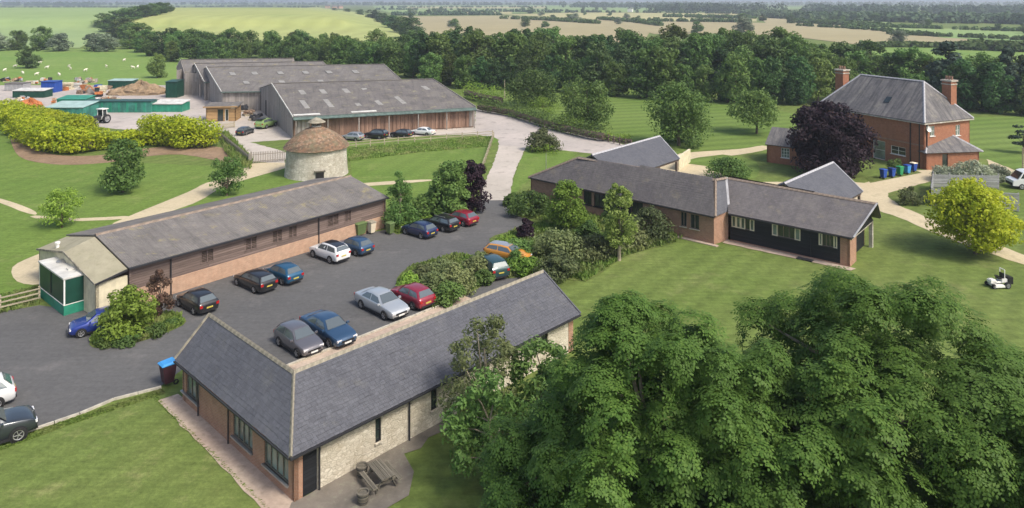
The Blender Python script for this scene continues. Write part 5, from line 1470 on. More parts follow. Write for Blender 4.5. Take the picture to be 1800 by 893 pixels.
post_rail([G(1060, 247), G(1110, 260)], 'short brown fence where the track meets the slate cart shed', 1.2, (.4, .7, 1.0), 1.3, 'board_brown')
PK = {}
def picket(a, b, label, ht=1.25, gap=.17, name='picket_gate', cat='gate', mat='picket'):
    a = Vector(a); b = Vector(b); root = empty(name, a, math.atan2((b - a).y, (b - a).x), label, cat); Lg = (b - a).length
    if ht not in PK:
        m = MB(); m.box((0, 0, ht / 2), (.1, .025, ht - .06)); m.face([(-.05, -.0125, ht - .03), (.05, -.0125, ht - .03), (0, -.0125, ht + .05)]); PK[ht] = m.mesh('pale', M[mat])
    for i in range(int(Lg / gap)): child(root, 'pale', PK[ht], (.1 + i * gap, -.05, .06))
    for z in (.3, ht * .8): m = MB(); m.box((Lg / 2, 0, z), (Lg, .06, .09)); m.build('rail', M[mat], root)
    for x in (0, Lg): m = MB(); m.box((x, 0, ht / 2 + .05), (.16, .16, ht + .25)); m.build('post', M[mat], root)
    return root
picket(G(441, 288), G(504, 283), 'wide grey picket gate across the lane left of the dovecote', 1.5, .22)
picket(G(384, 243), G(438, 288), 'grey picket fence slanting down beside the mulch bed to the gate', 1.2, .24, 'picket_fence', 'fence')
picket(G(386, 228), G(412, 224), 'low timber fence in front of the yard office', .9, .2, 'picket_fence', 'fence', 'fence_wood')
# tall slatted enclosure at the right
def slat_fence(path, ht, label):
    pts = [Vector(p) for p in path]; root = empty('boarded_enclosure', pts[0], 0, label, 'fence')
    for a, b in zip(pts, pts[1:]):
        n = max(1, round((b - a).length / 1.9))
        for i in range(n + 1):
            p = a.lerp(b, i / n) - pts[0]; m = MB(); m.box((p.x, p.y, ht / 2), (.11, .11, ht + .1)); m.build('post', M['trellis'], root)
        for k in range(int(ht / .17)):
            z = .14 + k * .17; m = MB(); m.bar(a - pts[0] + Vector((0, -.07, z)), b - pts[0] + Vector((0, -.07, z)), .025, .13); m.build('slat', M['trellis'], root)
    return root
slat_fence([G(1640, 330), G(1636, 362), G(1790, 372)], 1.9, 'grey slatted timber enclosure behind the yellow tree')
slat_fence([G(1640, 330), G(1755, 332)], 1.7, 'rear side of the grey slatted enclosure below the silver shrub')

# ------------------------------------------------------------------ picnic table and stone stools on the patio
pc = fb.p0 + du * 3.35 - dv * 1.75
pt_ = empty('picnic_table', (pc.x, pc.y, .02), A1 + R(80), 'weathered oak picnic table with attached benches on the patio', 'picnic table'); pt_.scale = (.82, .82, .9)
for i in range(5): m = MB(); m.box((0, -.32 + i * .16, .74), (1.8, .145, .045)); m.build('table_plank', M['oak'], pt_)
for s in (1, -1):
    for j in (0, 1): m = MB(); m.box((0, s * (.68 + j * .15), .45), (1.8, .135, .045)); m.build('bench_plank', M['oak'], pt_)
for x in (-.65, .65):
    for s in (1, -1): m = MB(); m.bar((x, s * .25, .72), (x, s * .62, 0), .05, .1, up=(1, 0, 0)); m.build('leg', M['oak'], pt_)
    m = MB(); m.box((x + .05, 0, .41), (.045, 1.6, .1)); m.build('bench_bearer', M['oak'], pt_)
    m = MB(); m.box((x + .05, 0, .69), (.045, .76, .08)); m.build('table_bearer', M['oak'], pt_)
for (px, py, lab) in ((636, 838, 'round wooden planter tub against the stone wall'), (638, 886, 'round stone tub at the near end of the picnic table')):
    r = empty('planter_tub', G(px, py), 0, lab, 'planter'); r.location.z = .02; r.scale = (.85, .85, .85)
    m = MB(); m.lathe((0, 0, 0), [(.24, 0), (.30, .35), (.33, .62), (.27, .62), (.25, .52)], 18); m.build('tub', M['oak'], r)
    for z, q in ((.15, .275), (.48, .325)): m = MB(); m.lathe((0, 0, z), [(q, 0), (q, .05)], 18, False); m.build('hoop', M['iron'], r)

# ------------------------------------------------------------------ lamp posts, poles, signs
def pole(loc, h, label, mat='steel', r=.05, name='pole', head=False):
    root = empty(name, loc, 0, label, 'pole'); m = MB(); m.tube([(0, 0, 0), (0, 0, h)], [r, r * .7], 8); m.build('shaft', M[mat], root)
    m = MB(); m.lathe((0, 0, 0), [(r * 2, 0), (r * 2, .06)], 10); m.build('base', M[mat], root)
    if head: m = MB(); m.box((0, 0, h), (.5, .2, .1)); m.build('head', M[mat], root)
    return root
pole(G(887, 172), 4.0, 'pale telegraph stump standing on the lawn by the hedge', 'fence_wood', .12)
pole(G(960, 300), 2.2, 'slim pale post on the grass left of the brick range', 'steel', .05)
pole(G(1798, 300), 3.0, 'pale post beside the drive at the right edge', 'fence_wood', .1)
for (px, py) in ((842, 240), (830, 239)): pass

# ------------------------------------------------------------------ compound sheds and clutter
def box_shed(px0, px1, py, hgt, dep, label, wallm, roofm, pitch=.25, name='shed', ribs=8, rot=0.0):
    a, b = G(px0, py), G(px1, py); Lb = (b - a).length
    r = empty(name, a, rot, label, 'shed')
    m = MB(); m.prism([(0, 0), (Lb, 0), (Lb, dep), (0, dep)], 0, hgt); m.build('wall', M[wallm], r)
    m = MB(); m.slab([(-.15, -.2, hgt + .04), (Lb + .15, -.2, hgt + .04), (Lb + .15, dep + .15, hgt + pitch), (-.15, dep + .15, hgt + pitch)], .06); m.build('roof', M[roofm], r)
    for i in range(ribs):
        m = MB(); m.box((Lb * (i + .5) / ribs, -.03, hgt * .5), (Lb / ribs * .45, .06, hgt * .86)); m.build('wall_rib', M[wallm] if i % 2 or ribs < 10 else M['green_mid'], r)
    m = MB(); m.box((Lb * .5, -.05, hgt - .06), (Lb, .05, .1)); m.build('fascia', M[roofm], r)
    return r
box_shed(80, 146, 210, 2.2, 5.0, 'green shed with pale teal roof nearest the laurel hedge', 'green_teal', 'teal_pale', .55, ribs=6)
box_shed(146, 265, 198, 2.2, 2.6, 'long low dark green container row with ribbed front', 'green_teal', 'green_dark', .1, ribs=16)
box_shed(100, 150, 192, 2.0, 3.5, 'mid green lean-to roof behind the pale teal shed', 'green_mid', 'green_mid', .4, ribs=5)
box_shed(268, 320, 197, 1.6, 3.5, 'green container with white roof beside the right laurel hedge', 'green_mid', 'white_roof', .45, ribs=5)
box_shed(22, 78, 172, 1.6, 3.0, 'low shed with whitish roof at the compound left', 'green_dark', 'white_roof', .3, ribs=5)
box_shed(72, 96, 163, 2.6, 3.0, 'blue container among the clutter of the compound', 'blue', 'blue', .05, ribs=4)
box_shed(190, 232, 156, 2.0, 3.0, 'dark green shed with pale edge at the back of the compound', 'green_dark', 'teal_pale', .2, ribs=5)
box_shed(291, 311, 172, 3.6, 3.5, 'tall dark green store beside the pale boarded wall', 'green_dark', 'green_dark', .2, ribs=3)
box_shed(8, 40, 160, 1.8, 3.0, 'dull purple-grey container at the far left of the compound', 'trellis', 'asbestos', .1, ribs=4)
# spoil heaps: rough mounds
def heap(px, py, rx, ry, hz, label, mat='heap', seed=1):
    rg = random.Random(seed); m = MB(); rows = []; lump = [rg.uniform(.7, 1.25) for _ in range(28)]
    for i in range(9):
        t = i / 8; rr = math.cos(t * math.pi / 2); rows.append([(rx * rr * math.cos(a) * (1 + rg.uniform(-.12, .12)), ry * rr * math.sin(a) * (1 + rg.uniform(-.12, .12)), hz * t ** .8 * lump[(k * 3) % 28] * (1 + rg.uniform(-.12, .12))) for k, a in [(k, 2 * math.pi * k / 28) for k in range(28)]])
    rows[0] = [(x, y, -.05) for x, y, z in rows[0]]
    m.grid(rows, True); m.face(rows[-1]); o = m.build('spoil_heap', M[mat], None, False); o.location = G(px, py); tag(o, label, 'heap')
heap(248, 165, 6.0, 3.5, 2.6, 'large tan soil heap left of the dark green store', seed=2)
heap(216, 166, 3.6, 2.4, 1.6, 'smaller tan soil heap beside the dark green shed', seed=3)
heap(52, 188, 2.4, 2.0, 1.6, 'small reddish rubble heap behind the left laurel hedge', 'rust', seed=4)
# stacked materials, each pile its own thing
rgp = random.Random(9)
cols = ['junk_brown', 'rust', 'cream', 'brick_plinth', 'white_roof', 'junk_brown', 'rust', 'fence_wood', 'board_grey', 'blue', 'cream', 'junk_brown']
names = ['brown', 'rusty', 'cream', 'salmon', 'white', 'dull brown', 'orange-brown', 'straw-coloured', 'silvery', 'blue', 'pale cream', 'chestnut']
for i in range(12):
    px = 104 + i * 7.6; py = 158 + rgp.uniform(-4, 8)
    r = empty('material_stack', G(px, py), rgp.uniform(-.4, .4), '%s stack of building material, number %s along the compound clutter from the blue container' % (names[i], ['one', 'two', 'three', 'four', 'five', 'six', 'seven', 'eight', 'nine', 'ten', 'eleven', 'twelve'][i]), 'stack')
    for k in range(rgp.choice((2, 3, 3, 4))):
        m = MB(); m.box((rgp.uniform(-.15, .15), rgp.uniform(-.15, .15), .22 + k * .44), (rgp.uniform(1.2, 2.4), rgp.uniform(.9, 1.5), .42)); m.build('pack', M[cols[i]], r)
for i in range(16):
    px = rgp.choice((rgp.uniform(5, 100), rgp.uniform(100, 215), rgp.uniform(30, 290))); py = rgp.uniform(143, 150) if i < 9 else rgp.uniform(176, 184)
    r = empty('scrap_heap', G(px, py), rgp.uniform(0, 3), 'low heap of mixed scrap lying about the compound yard', 'scrap', 'scrap heaps in the compound')
    for k in range(6):
        m = MB(); Mx = Matrix.Translation((rgp.uniform(-1.2, 1.2), rgp.uniform(-.8, .8), rgp.uniform(.2, .9))) @ Matrix.Rotation(rgp.uniform(-.5, .5), 4, 'X') @ Matrix.Rotation(rgp.uniform(0, 3), 4, 'Z')
        m.box((0, 0, 0), (rgp.uniform(.5, 1.6), rgp.uniform(.3, .9), rgp.uniform(.3, .8)), Mx); m.build('scrap_piece', M[rgp.choice(('junk_brown', 'rust', 'board_grey', 'white_roof', 'iron', 'brick_plinth', 'trellis', 'fence_wood'))], r)
    m = MB(); m.box((0, 0, .1), (2.2, 1.5, .2)); m.build('pallet', M['fence_wood'], r)
# excavator
ex = empty('excavator', G(172, 170), R(200), 'small orange digger with raised arm in the compound', 'digger')
m = MB(); m.box((0, .55, .3), (1.9, .35, .5)); m.build('track', M['rubber'], ex); m = MB(); m.box((0, -.55, .3), (1.9, .35, .5)); m.build('track', M['rubber'], ex)
m = MB(); m.box((-.2, 0, .9), (1.5, 1.3, .6)); m.build('body', M['rust'], ex)
m = MB(); m.box((.1, .25, 1.65), (.9, .75, .95)); m.build('cab', M['glass'], ex); m = MB(); m.box((.1, .25, 2.18), (1.0, .85, .1)); m.build('cab_roof', M['rust'], ex)
m = MB(); m.bar((.5, -.3, 1.0), (1.7, -.3, 2.6), .2); m.bar((1.7, -.3, 2.6), (2.7, -.3, 1.4), .16); m.build('arm', M['rust'], ex); m = MB(); m.box((2.75, -.3, 1.1), (.45, .6, .5)); m.build('bucket', M['iron'], ex)
# yard clutter by the barn doors
for i, (px, py, mt, lab) in enumerate(((425, 196, 'iron', 'dark pile of scrap left of the barn doors'), (437, 203, 'junk_brown', 'brown scrap pile between the dark pile and the pick-up'), (448, 211, 'iron', 'low dark scrap pile just behind the green pick-up'))):
    r = empty('scrap_pile', G(px, py), i * .7, lab, 'scrap')
    for k in range(7):
        m = MB(); Mx = Matrix.Translation((rgp.uniform(-1, 1), rgp.uniform(-.8, .8), rgp.uniform(.25, 1.0))) @ Matrix.Rotation(rgp.uniform(-.6, .6), 4, 'X') @ Matrix.Rotation(rgp.uniform(0, 3), 4, 'Z')
        m.box((0, 0, 0), (rgp.uniform(.4, 1.4), rgp.uniform(.2, .7), rgp.uniform(.2, .6)), Mx); m.build('scrap_piece', M[mt], r)
    m = MB(); m.box((0, 0, .15), (2.0, 1.6, .3)); m.build('pallet', M['fence_wood'], r)

# ------------------------------------------------------------------ sheep
def sheep_mesh():
    bm = bmesh.new()
    P = {'pel': (-.38, 0, .66), 'mid': (0, 0, .64), 'sh': (.36, 0, .68), 'nk': (.55, 0, .82), 'hd': (.68, 0, .92), 'ns': (.84, 0, .80)}
    rad = {'pel': .25, 'mid': .29, 'sh': .25, 'nk': .14, 'hd': .11, 'ns': .06}
    E = [('pel', 'mid'), ('mid', 'sh'), ('sh', 'nk'), ('nk', 'hd'), ('hd', 'ns')]
    for s in (1, -1):
        for nm, x, src in (('h', -.42, 'pel'), ('f', .36, 'sh')):
            P[nm + 'k%d' % s] = (x - (.03 if nm == 'h' else -.02), s * .15, .38); rad[nm + 'k%d' % s] = .075
            P[nm + 'o%d' % s] = (x - (.07 if nm == 'h' else 0), s * .15, .2); rad[nm + 'o%d' % s] = .045
            P[nm + 'f%d' % s] = (x, s * .15, .02); rad[nm + 'f%d' % s] = .045
            E += [(src, nm + 'k%d' % s), (nm + 'k%d' % s, nm + 'o%d' % s), (nm + 'o%d' % s, nm + 'f%d' % s)]
        P['e%d' % s] = (.63, s * .17, .95); rad['e%d' % s] = .03; E.append(('hd', 'e%d' % s))
    keys = list(P); V = [bm.verts.new(P[k]) for k in keys]
    for a, b in E: bm.edges.new((V[keys.index(a)], V[keys.index(b)]))
    me = bpy.data.meshes.new('sheep_skeleton'); bm.to_mesh(me); bm.free()
    o = bpy.data.objects.new('tmp_sheep', me); COL.objects.link(o)
    md = o.modifiers.new('skin', 'SKIN')
    for i, k in enumerate(keys):
        sv_ = me.skin_vertices[0].data[i]; sv_.radius = (rad[k], rad[k]); sv_.use_root = (k == 'pel')
    o.modifiers.new('sub', 'SUBSURF').levels = 1
    dg = bpy.context.evaluated_depsgraph_get(); out = bpy.data.meshes.new_from_object(o.evaluated_get(dg)); out.name = 'sheep'
    bpy.data.objects.remove(o); out.materials.clear(); out.materials.append(M['wool'])
    out.polygons.foreach_set('use_smooth', [True] * len(out.polygons))
    return out
sm = sheep_mesh(); rgs = random.Random(4)
for (px, py) in ((8, 126), (26, 119), (40, 131), (64, 133), (82, 121), (104, 134), (121, 119), (124, 123), (187, 119), (218, 108), (234, 121), (242, 120), (150, 126), (70, 112)):
    o = link('sheep', sm); p = G(px, py); o.location = (p.x, p.y, .05); o.rotation_euler.z = rgs.uniform(0, 6.28)
    tag(o, 'small white sheep grazing in the green pasture behind the compound', 'sheep', 'sheep in the pasture')
# ------------------------------------------------------------------ planting
def dims(pxb, pyb, top, hw):
    p = G(pxb, pyb); return p, max(.3, H - top * p.y / F), hw / F * p.y
def tree_at(pxb, pyb, top, hw, mat, label, seed, **kw):
    p, h, r = dims(pxb, pyb, top, hw); p.z = 0
    return make_tree(p, h, r, mat, label, None, seed, **kw)
def shrub_at(pxb, pyb, top, hw, mat, label, seed, **kw):
    p, h, r = dims(pxb, pyb, top, hw); p.z = 0
    return shrub(p, h, r, mat, label, seed, **kw)

# --- big ashes in the foreground: rosettes of feathered leaves
def ash_rosette(rg, nleaf=6, pairs=3):
    """one twig tip: drooping pinnate leaves, returned as unit quads (n*4,3)"""
    Q = []
    for k in range(nleaf):
        a = 2 * math.pi * (k + rg.uniform(-.25, .25)) / nleaf; droop = rg.uniform(0, .28); L_ = rg.uniform(.8, 1.15)
        d = np.array([math.cos(a), math.sin(a), 0]); s = np.array([-math.sin(a), math.cos(a), 0])
        for i in range(pairs + 1):
            t = .22 + .78 * i / pairs
            c = d * L_ * t + np.array([0, 0, .28 * math.sin(t * 2.2) - droop * t * t])
            ll, lw2 = .46 * (1.1 - .35 * t), .11
            for sg in ((0,) if i == pairs else (1, -1)):
                ax = d * (.55 if sg else 1) + s * sg * .85 + np.array([0, 0, -.22]); ax /= np.linalg.norm(ax)
                w_ = np.cross(ax, [0, 0, 1.0]); w_ /= np.linalg.norm(w_) + 1e-9
                w_ = w_ * lw2; m_ = c + ax * ll * .45
                Q += [c, m_ + w_, c + ax * ll, m_ - w_]
    return np.array(Q)

def ash_tree(loc, h, R_, label, seed, z0, nclump, per, size, mat='ash', shape='round', cr=.3):
    rg = np.random.default_rng(seed)
    cl = crown_clumps(rg, nclump, R_, z0, h, shape, cr, .78)
    root = empty('ash_tree', loc, 0, label, 'tree')
    link('trunk', trunk_mesh(rg, h, h * .026, cl, M['bark_pale'], 16), root)
    protos = [ash_rosette(rg, int(rg.integers(5, 8))) for _ in range(6)]
    out = []
    for (c, r) in cl:
        D = rg.normal(0, 1, (per, 3)); D[:, 2] = D[:, 2] * .8 + .5; D /= np.linalg.norm(D, axis=1)[:, None]
        rad = .5 + .5 * rg.random(per) ** .5
        for j in range(per):
            p = np.array(c) + D[j] * np.array(r) * rad[j]
            n = D[j] * .75 + np.array([0, 0, .75]) + rg.normal(0, .22, 3); n /= np.linalg.norm(n)
            t = np.cross(n, rg.normal(0, 1, 3)); t /= np.linalg.norm(t); b = np.cross(n, t)
            B = np.stack([t, b, n]) * size * rg.uniform(.7, 1.25)
            out.append(protos[int(rg.integers(6))] @ B + p)
    link('crown', quads_mesh('crown', np.concatenate(out), L[mat]), root)
    return root
ash_tree((5.3, 26.6, 0), 11.2, 4.8, 'big green ash tree in the foreground, left of the pair', 21, 1.2, 150, 26, .36, cr=.2)
ash_tree((13.6, 27.2, 0), 11.6, 6.7, 'big spreading green ash tree at the lower right, right of the pair', 22, 1.2, 210, 26, .36, cr=.185)
ash_tree((9.3, 25.2, 0), 9.7, 4.4, 'green ash at the bottom edge between the two bigger ashes', 23, 1.0, 90, 24, .36, cr=.22)
ash_tree((17.8, 22.5, 0), 9.8, 4.6, 'green ash at the lower right corner in front of the spreading one', 24, 1.0, 90, 24, .36, cr=.22)
ash_tree((1.5, 28.2, 0), 6.6, 2.9, 'smaller green ash at the left foot of the foreground trees', 25, .5, 50, 24, .34, cr=.26)
# trees in front of the stone wall
make_tree((-1.4, 36.4, 0), 6.5, 2.3, 'olive', 'thin grey-olive tree in front of the cream stone wall', None, 31, z0=.5, shape='column', n=60, per=95, size=.22, cr=.24, shell=.25, bark='bark_pale', aspect=.4)
make_tree((-.9, 33.2, 0), 5.0, 2.5, 'mid', 'loose mid green tree below the thin olive tree', None, 32, z0=.3, shape='round', n=56, per=95, size=.24, cr=.25, shell=.2, aspect=.45, bark='bark_pale')
make_tree((1.6, 36.0, 0), 5.4, 2.1, 'mid', 'small green tree by the stone wall beside the left ash', None, 33, z0=.3, shape='full', n=50, per=110, size=.25, cr=.26, shell=.3, aspect=.45)

# --- car-park island and beds
shrub_at(222, 588, 503, 52, 'fresh', 'bright green bushy shrub on the island by the blue car', 41, n=40, per=130, size=.26)
tree_at(283, 560, 470, 30, 'purple_brown', 'dark bronze shrub between the bright green shrub and black hatchback', 42, z0=.2, n=20, per=90, size=.2, shape='round', shell=.3)
for i, (px, py, hw, tp) in enumerate(((185, 606, 26, 590), (228, 603, 30, 584), (272, 588, 28, 570), (302, 572, 18, 556))):
    shrub_at(px, py, tp, hw, 'hedge', ('low green ground cover at the %s of the car park island' % ('left end', 'front', 'right side', 'far right tip')[i]), 430 + i, n=12, per=80, size=.17, name='ground_cover', cat='plant')
for i, (px, py, hw, tp, mt) in enumerate(((722, 505, 22, 478, 'fresh'), (762, 520, 34, 478, 'olive'), (800, 512, 36, 462, 'olive'), (835, 488, 28, 448, 'olive'), (742, 490, 24, 464, 'bronze_green'), (790, 530, 30, 492, 'mid'), (850, 500, 18, 474, 'hedge'), (775, 488, 30, 456, 'olive'))):
    shrub_at(px, py, tp, hw, mt, ['fresh green shrub at the left tip of the planted bed', 'grey-olive shrub behind the red car in the planted bed', 'tallest grey-olive shrub in the middle of the planted bed', 'grey-olive shrub at the far end of the planted bed', 'dusty dark shrub on the road side of the planted bed', 'mid green shrub nearest the slate roof in the planted bed', 'clipped dark shrub beside the dark teal car', 'grey-olive shrub at the back of the planted bed'][i], 50 + i, n=30, per=105, size=.21, shell=.3, sx=1.15, sy=1.15)
for i, (px, py, hw, tp, mt) in enumerate(((925, 420, 17, 383, 'purple'), (915, 452, 32, 418, 'mid'), (980, 455, 52, 402, 'olive'), (1050, 452, 45, 412, 'olive'), (920, 480, 32, 446, 'fresh'), (985, 490, 42, 442, 'bronze_green'), (935, 378, 44, 334, 'hedge'), (1035, 425, 26, 388, 'hedge'), (1145, 420, 45, 362, 'bronze_green'), (1110, 430, 30, 394, 'olive'), (1175, 400, 26, 366, 'hedge'), (890, 432, 22, 414, 'fresh'), (900, 362, 14, 338, 'mid'))):
    shrub_at(px, py, tp, hw, mt, ['small round purple bush by the drive', 'mid green shrub behind the orange car', 'large feathery olive shrub below the light green tree', 'feathery olive shrub at the foot of the slim tree', 'fresh green shrub beside the dark teal car', 'dusty dark shrub nearest the far end of the slate roof', 'clipped green mound at the left of the brick range', 'dark shrub between the light green tree and slim tree', 'large dull green shrub against the brick range', 'olive shrub right of the slim tree', 'green shrub under the brick range windows', 'low fresh green shrub along the drive edge', 'small mid green bush at the bend of the road'][i], 70 + i, n=30, per=110, size=.23, shell=.3, sx=1.15, sy=1.15)
tree_at(997, 405, 314, 38, 'fresh', 'light green rounded tree in front of the brick range', 91, z0=.4, n=50, per=130, size=.26, shape='column', shell=.35)
tree_at(1088, 458, 316, 34, 'young', 'slim bright green young tree on pale stem before the brick range', 92, z0=1.5, n=44, per=130, size=.25, shape='column', bark='bark_pale', shell=.35)
shrub_at(903, 478, 438, 24, 'mid', 'full green bush hiding the tail of the orange car', 88, n=24, per=110, size=.22)
shrub_at(845, 470, 440, 22, 'olive', 'grey-olive bush left of the dark teal car', 89, n=22, per=100, size=.2)
# --- trees at the head of the car park
tree_at(702, 400, 300, 38, 'mid', 'loose feathery tree beyond the end of the brown barn', 93, z0=.4, n=44, per=110, size=.26, shape='cone', shell=.3, aspect=.4, bark='bark_pale')
tree_at(790, 382, 272, 42, 'mid', 'dense green tree above the parked navy car', 94, z0=.2, n=60, per=140, size=.32, shape='full')
tree_at(830, 374, 281, 31, 'purple', 'dark purple tree behind the dense green tree', 95, z0=.3, n=44, per=140, size=.3, shape='full')
shrub_at(745, 385, 338, 30, 'mid', 'green bush between the feathery tree and the dense tree', 96, n=18, per=90, size=.25)
shrub_at(700, 402, 384, 22, 'fresh', 'low fresh green verge plants by the olive bin', 97, n=12, per=70, size=.18, name='ground_cover', cat='plant')
shrub_at(755, 396, 378, 26, 'fresh', 'low fresh green verge plants behind the parked cars', 98, n=12, per=70, size=.18, name='ground_cover', cat='plant')
# --- left lawn
tree_at(216, 338, 244, 42, 'mid', 'round-headed green tree below the laurel hedge', 101, z0=.3, n=46, per=130, size=.32, shape='full')
tree_at(109, 400, 328, 40, 'fresh', 'small open young tree beside the footpath at the left', 102, z0=.2, n=34, per=95, size=.22, shell=.2, shape='round')
tree_at(399, 344, 270, 35, 'mid', 'small leafy tree by the gravel path left of the dovecote', 103, z0=.2, n=36, per=110, size=.24, shell=.25, shape='round')
def laurel(path, wd, ht, label, seed):
    return hedge([G(*p) for p in path], wd, ht, 'laurel', label, seed, .9, 420, .42, 'laurel_hedge', wob=.28)
laurel([(18, 212), (42, 234), (75, 258), (120, 269), (168, 266)], 4.4, 3.4, 'golden-green laurel hedge curving round the left of the compound', 111)
laurel([(55, 222), (100, 240), (150, 246)], 4.0, 3.4, 'golden-green laurel clump behind the left curve beside the teal shed', 114)
laurel([(176, 264), (215, 262), (255, 256)], 2.6, 2.3, 'lower golden laurel hedge joining the two taller ones', 112)
laurel([(264, 250), (300, 256), (340, 260), (374, 258)], 4.2, 4.0, 'taller golden-green laurel hedge at the right of the compound', 113)
# --- lawn by the farmhouse
tree_at(829, 152, 114, 28, 'wood', 'small dark round tree at the far corner of the striped lawn', 121, z0=.1, n=34, per=110, size=.45, shape='full')
tree_at(938, 186, 120, 54, 'wood', 'broad dark green tree behind the roadside hedge', 122, z0=.1, n=52, per=130, size=.45, shape='full')
tree_at(1031, 224, 130, 53, 'wood', 'conical dark green tree at the end of the roadside hedge', 123, z0=.1, n=60, per=150, size=.42, shape='full', cr=.34)
tree_at(1193, 256, 142, 60, 'mid', 'large rounded tree with bronze-tinged leaves on the striped lawn', 124, z0=.1, n=64, per=150, size=.42, shape='full')
tree_at(1330, 235, 152, 54, 'mid', 'open-headed lawn tree left of the purple beech', 125, z0=1.6, n=50, per=110, size=.4, shape='spread', shell=.3)
shrub_at(955, 200, 166, 36, 'fresh', 'bright green bush between the broad tree and the hedge', 126, n=14, per=80, size=.3)
shrub_at(1003, 230, 196, 32, 'fresh', 'bright green bush at the foot of the conical tree', 127, n=14, per=80, size=.3)
shrub_at(952, 264, 222, 34, 'bronze_green', 'round dark green bush beside the concrete road', 128, n=36, per=150, size=.3)
shrub_at(960, 268, 252, 30, 'fresh', 'low fresh green shrub in front of the round dark bush', 129, n=10, per=70, size=.25)
hedge([G(842, 195), G(900, 205), G(960, 225), G(1030, 243), G(1062, 249)], 2.8, 2.6, 'hedge', 'long dark roadside hedge running down from the barns', 131, 1.0, 70, .3)
hedge([G(820, 172), G(850, 180), G(880, 186)], 4.4, 3.6, 'fresh', 'light green overgrown hedge at the corner of the big barn', 132, 1.2, 70, .36)
hedge([G(1062, 247), G(1090, 250), G(1110, 252)], 1.6, 1.3, 'fresh', 'bright green low hedge by the slate cart shed', 133, .8, 60, .25)
tree_at(1455, 306, 178, 76, 'purple', 'large dark purple beech in front of the farmhouse', 141, z0=.1, n=110, per=200, size=.42, cr=.28, shape='full')
shrub_at(1278, 316, 276, 46, 'mid', 'broad pale green bush in the courtyard behind the brick range', 142, n=34, per=130, size=.28)
shrub_at(1360, 278, 256, 14, 'bluegrey', 'small grey-green bush beside the low house wing', 143, n=10, per=70, size=.24)
shrub_at(1575, 300, 276, 20, 'mid', 'climbing green bush against the farmhouse wall', 144, n=12, per=70, size=.24)
for i, (px, py, hw, tp) in enumerate(((1665, 318, 34, 288), (1710, 322, 42, 280), (1752, 316, 28, 288))):
    shrub_at(px, py, tp, hw, 'silver', 'silver-green bush behind the slatted enclosure, %s' % ('left of three', 'middle of three', 'right of three')[i], 150 + i, n=28, per=130, size=.24)
shrub_at(1604, 360, 326, 28, 'bronze_green', 'dusty green shrub in the round bed by the drive', 154, n=16, per=90, size=.22)
tree_at(1714, 446, 314, 84, 'yellow', 'bright yellow-leaved tree beside the gravel drive', 161, z0=.4, n=105, per=170, size=.3, cr=.27, shape='round', flat=.7, bark='bark', shell=.3)
tree_at(1800, 270, 212, 26, 'conifer', 'dark flat-branched conifer cut by the right edge', 162, z0=.8, n=14, per=80, size=.35, shape='spread', flat=.3)

# --- long grass on the bank, verge grass
def tufts(name, poly, n, h, mat, label, seed):
    rg = np.random.default_rng(seed); P = [G(*p) for p in poly]
    xs_ = [p.x for p in P]; ys_ = [p.y for p in P]; out = []
    def inside(x, y):
        c = False
        for i in range(len(P)):
            a, b = P[i], P[i - 1]
            if (a.y > y) != (b.y > y) and x < (b.x - a.x) * (y - a.y) / (b.y - a.y) + a.x: c = not c
        return c
    while len(out) < n:
        x, y = rg.uniform(min(xs_), max(xs_)), rg.uniform(min(ys_), max(ys_))
        if inside(x, y):
            a = rg.uniform(0, 6.28); w2 = rg.uniform(.05, .14); hh = h * rg.uniform(.5, 1.2); lx, ly = rg.normal(0, .25 * h, 2)
            out.append([(x, y, .0), (x + w2 * math.cos(a), y + w2 * math.sin(a), hh * .5), (x + lx, y + ly, hh), (x - w2 * math.cos(a), y - w2 * math.sin(a), hh * .5)])
    o = link(name, quads_mesh(name, np.array(out).reshape(-1, 3), L[mat])); tag(o, label, 'grass', kind='stuff')
tufts('long_grass', [(612, 262), (740, 252), (866, 240), (860, 258), (740, 268), (612, 284)], 9000, .3, 'grassy', 'unmown long grass on the bank below the big barn', 1)
tufts('long_grass', [(386, 238), (400, 236), (445, 284), (440, 300), (415, 290), (395, 268)], 1500, .9, 'grassy', 'rough tall grass along the slanting picket fence', 2)
tufts('long_grass', [(0, 520), (70, 505), (70, 535), (0, 552)], 900, .3, 'grassy', 'rough grass under the three-rail fence', 3)
tufts('lawn_tufts', [(268, 690), (300, 722), (478, 897), (470, 897), (262, 694)], 700, .06, 'grassy', 'short unclipped grass along the path edge', 4)
tufts('lawn_tufts', [(0, 780), (140, 731), (285, 684), (290, 692), (140, 741), (0, 792)], 2500, .07, 'grassy', 'short unclipped grass along the lawn kerb', 5)

tufts('long_grass', [(158, 600), (200, 572), (270, 552), (318, 556), (322, 572), (250, 600), (175, 613)], 5000, .4, 'grassy', 'rough grass and ground cover on the car park island', 6)
tufts('long_grass', [(696, 500), (720, 470), (800, 448), (850, 455), (862, 490), (800, 530), (760, 545), (735, 520)], 4000, .35, 'grassy', 'rough grass and ground cover in the planted bed', 7)
tufts('long_grass', [(880, 425), (905, 405), (960, 392), (1010, 410), (1120, 420), (1170, 400), (1190, 425), (1100, 450), (1030, 495), (950, 478), (890, 490)], 9000, .45, 'grassy', 'tangled ground cover between the feathery shrubs', 8)
tufts('long_grass', [(890, 350), (930, 338), (1100, 365), (1200, 395), (1200, 420), (1110, 415), (1000, 400), (950, 388), (900, 372)], 6000, .4, 'grassy', 'ground cover along the foot of the brick range', 9)
tufts('long_grass', [(676, 402), (690, 385), (820, 362), (835, 372), (826, 386), (700, 411)], 3500, .4, 'grassy', 'rough verge grass behind the parked navy car', 10)
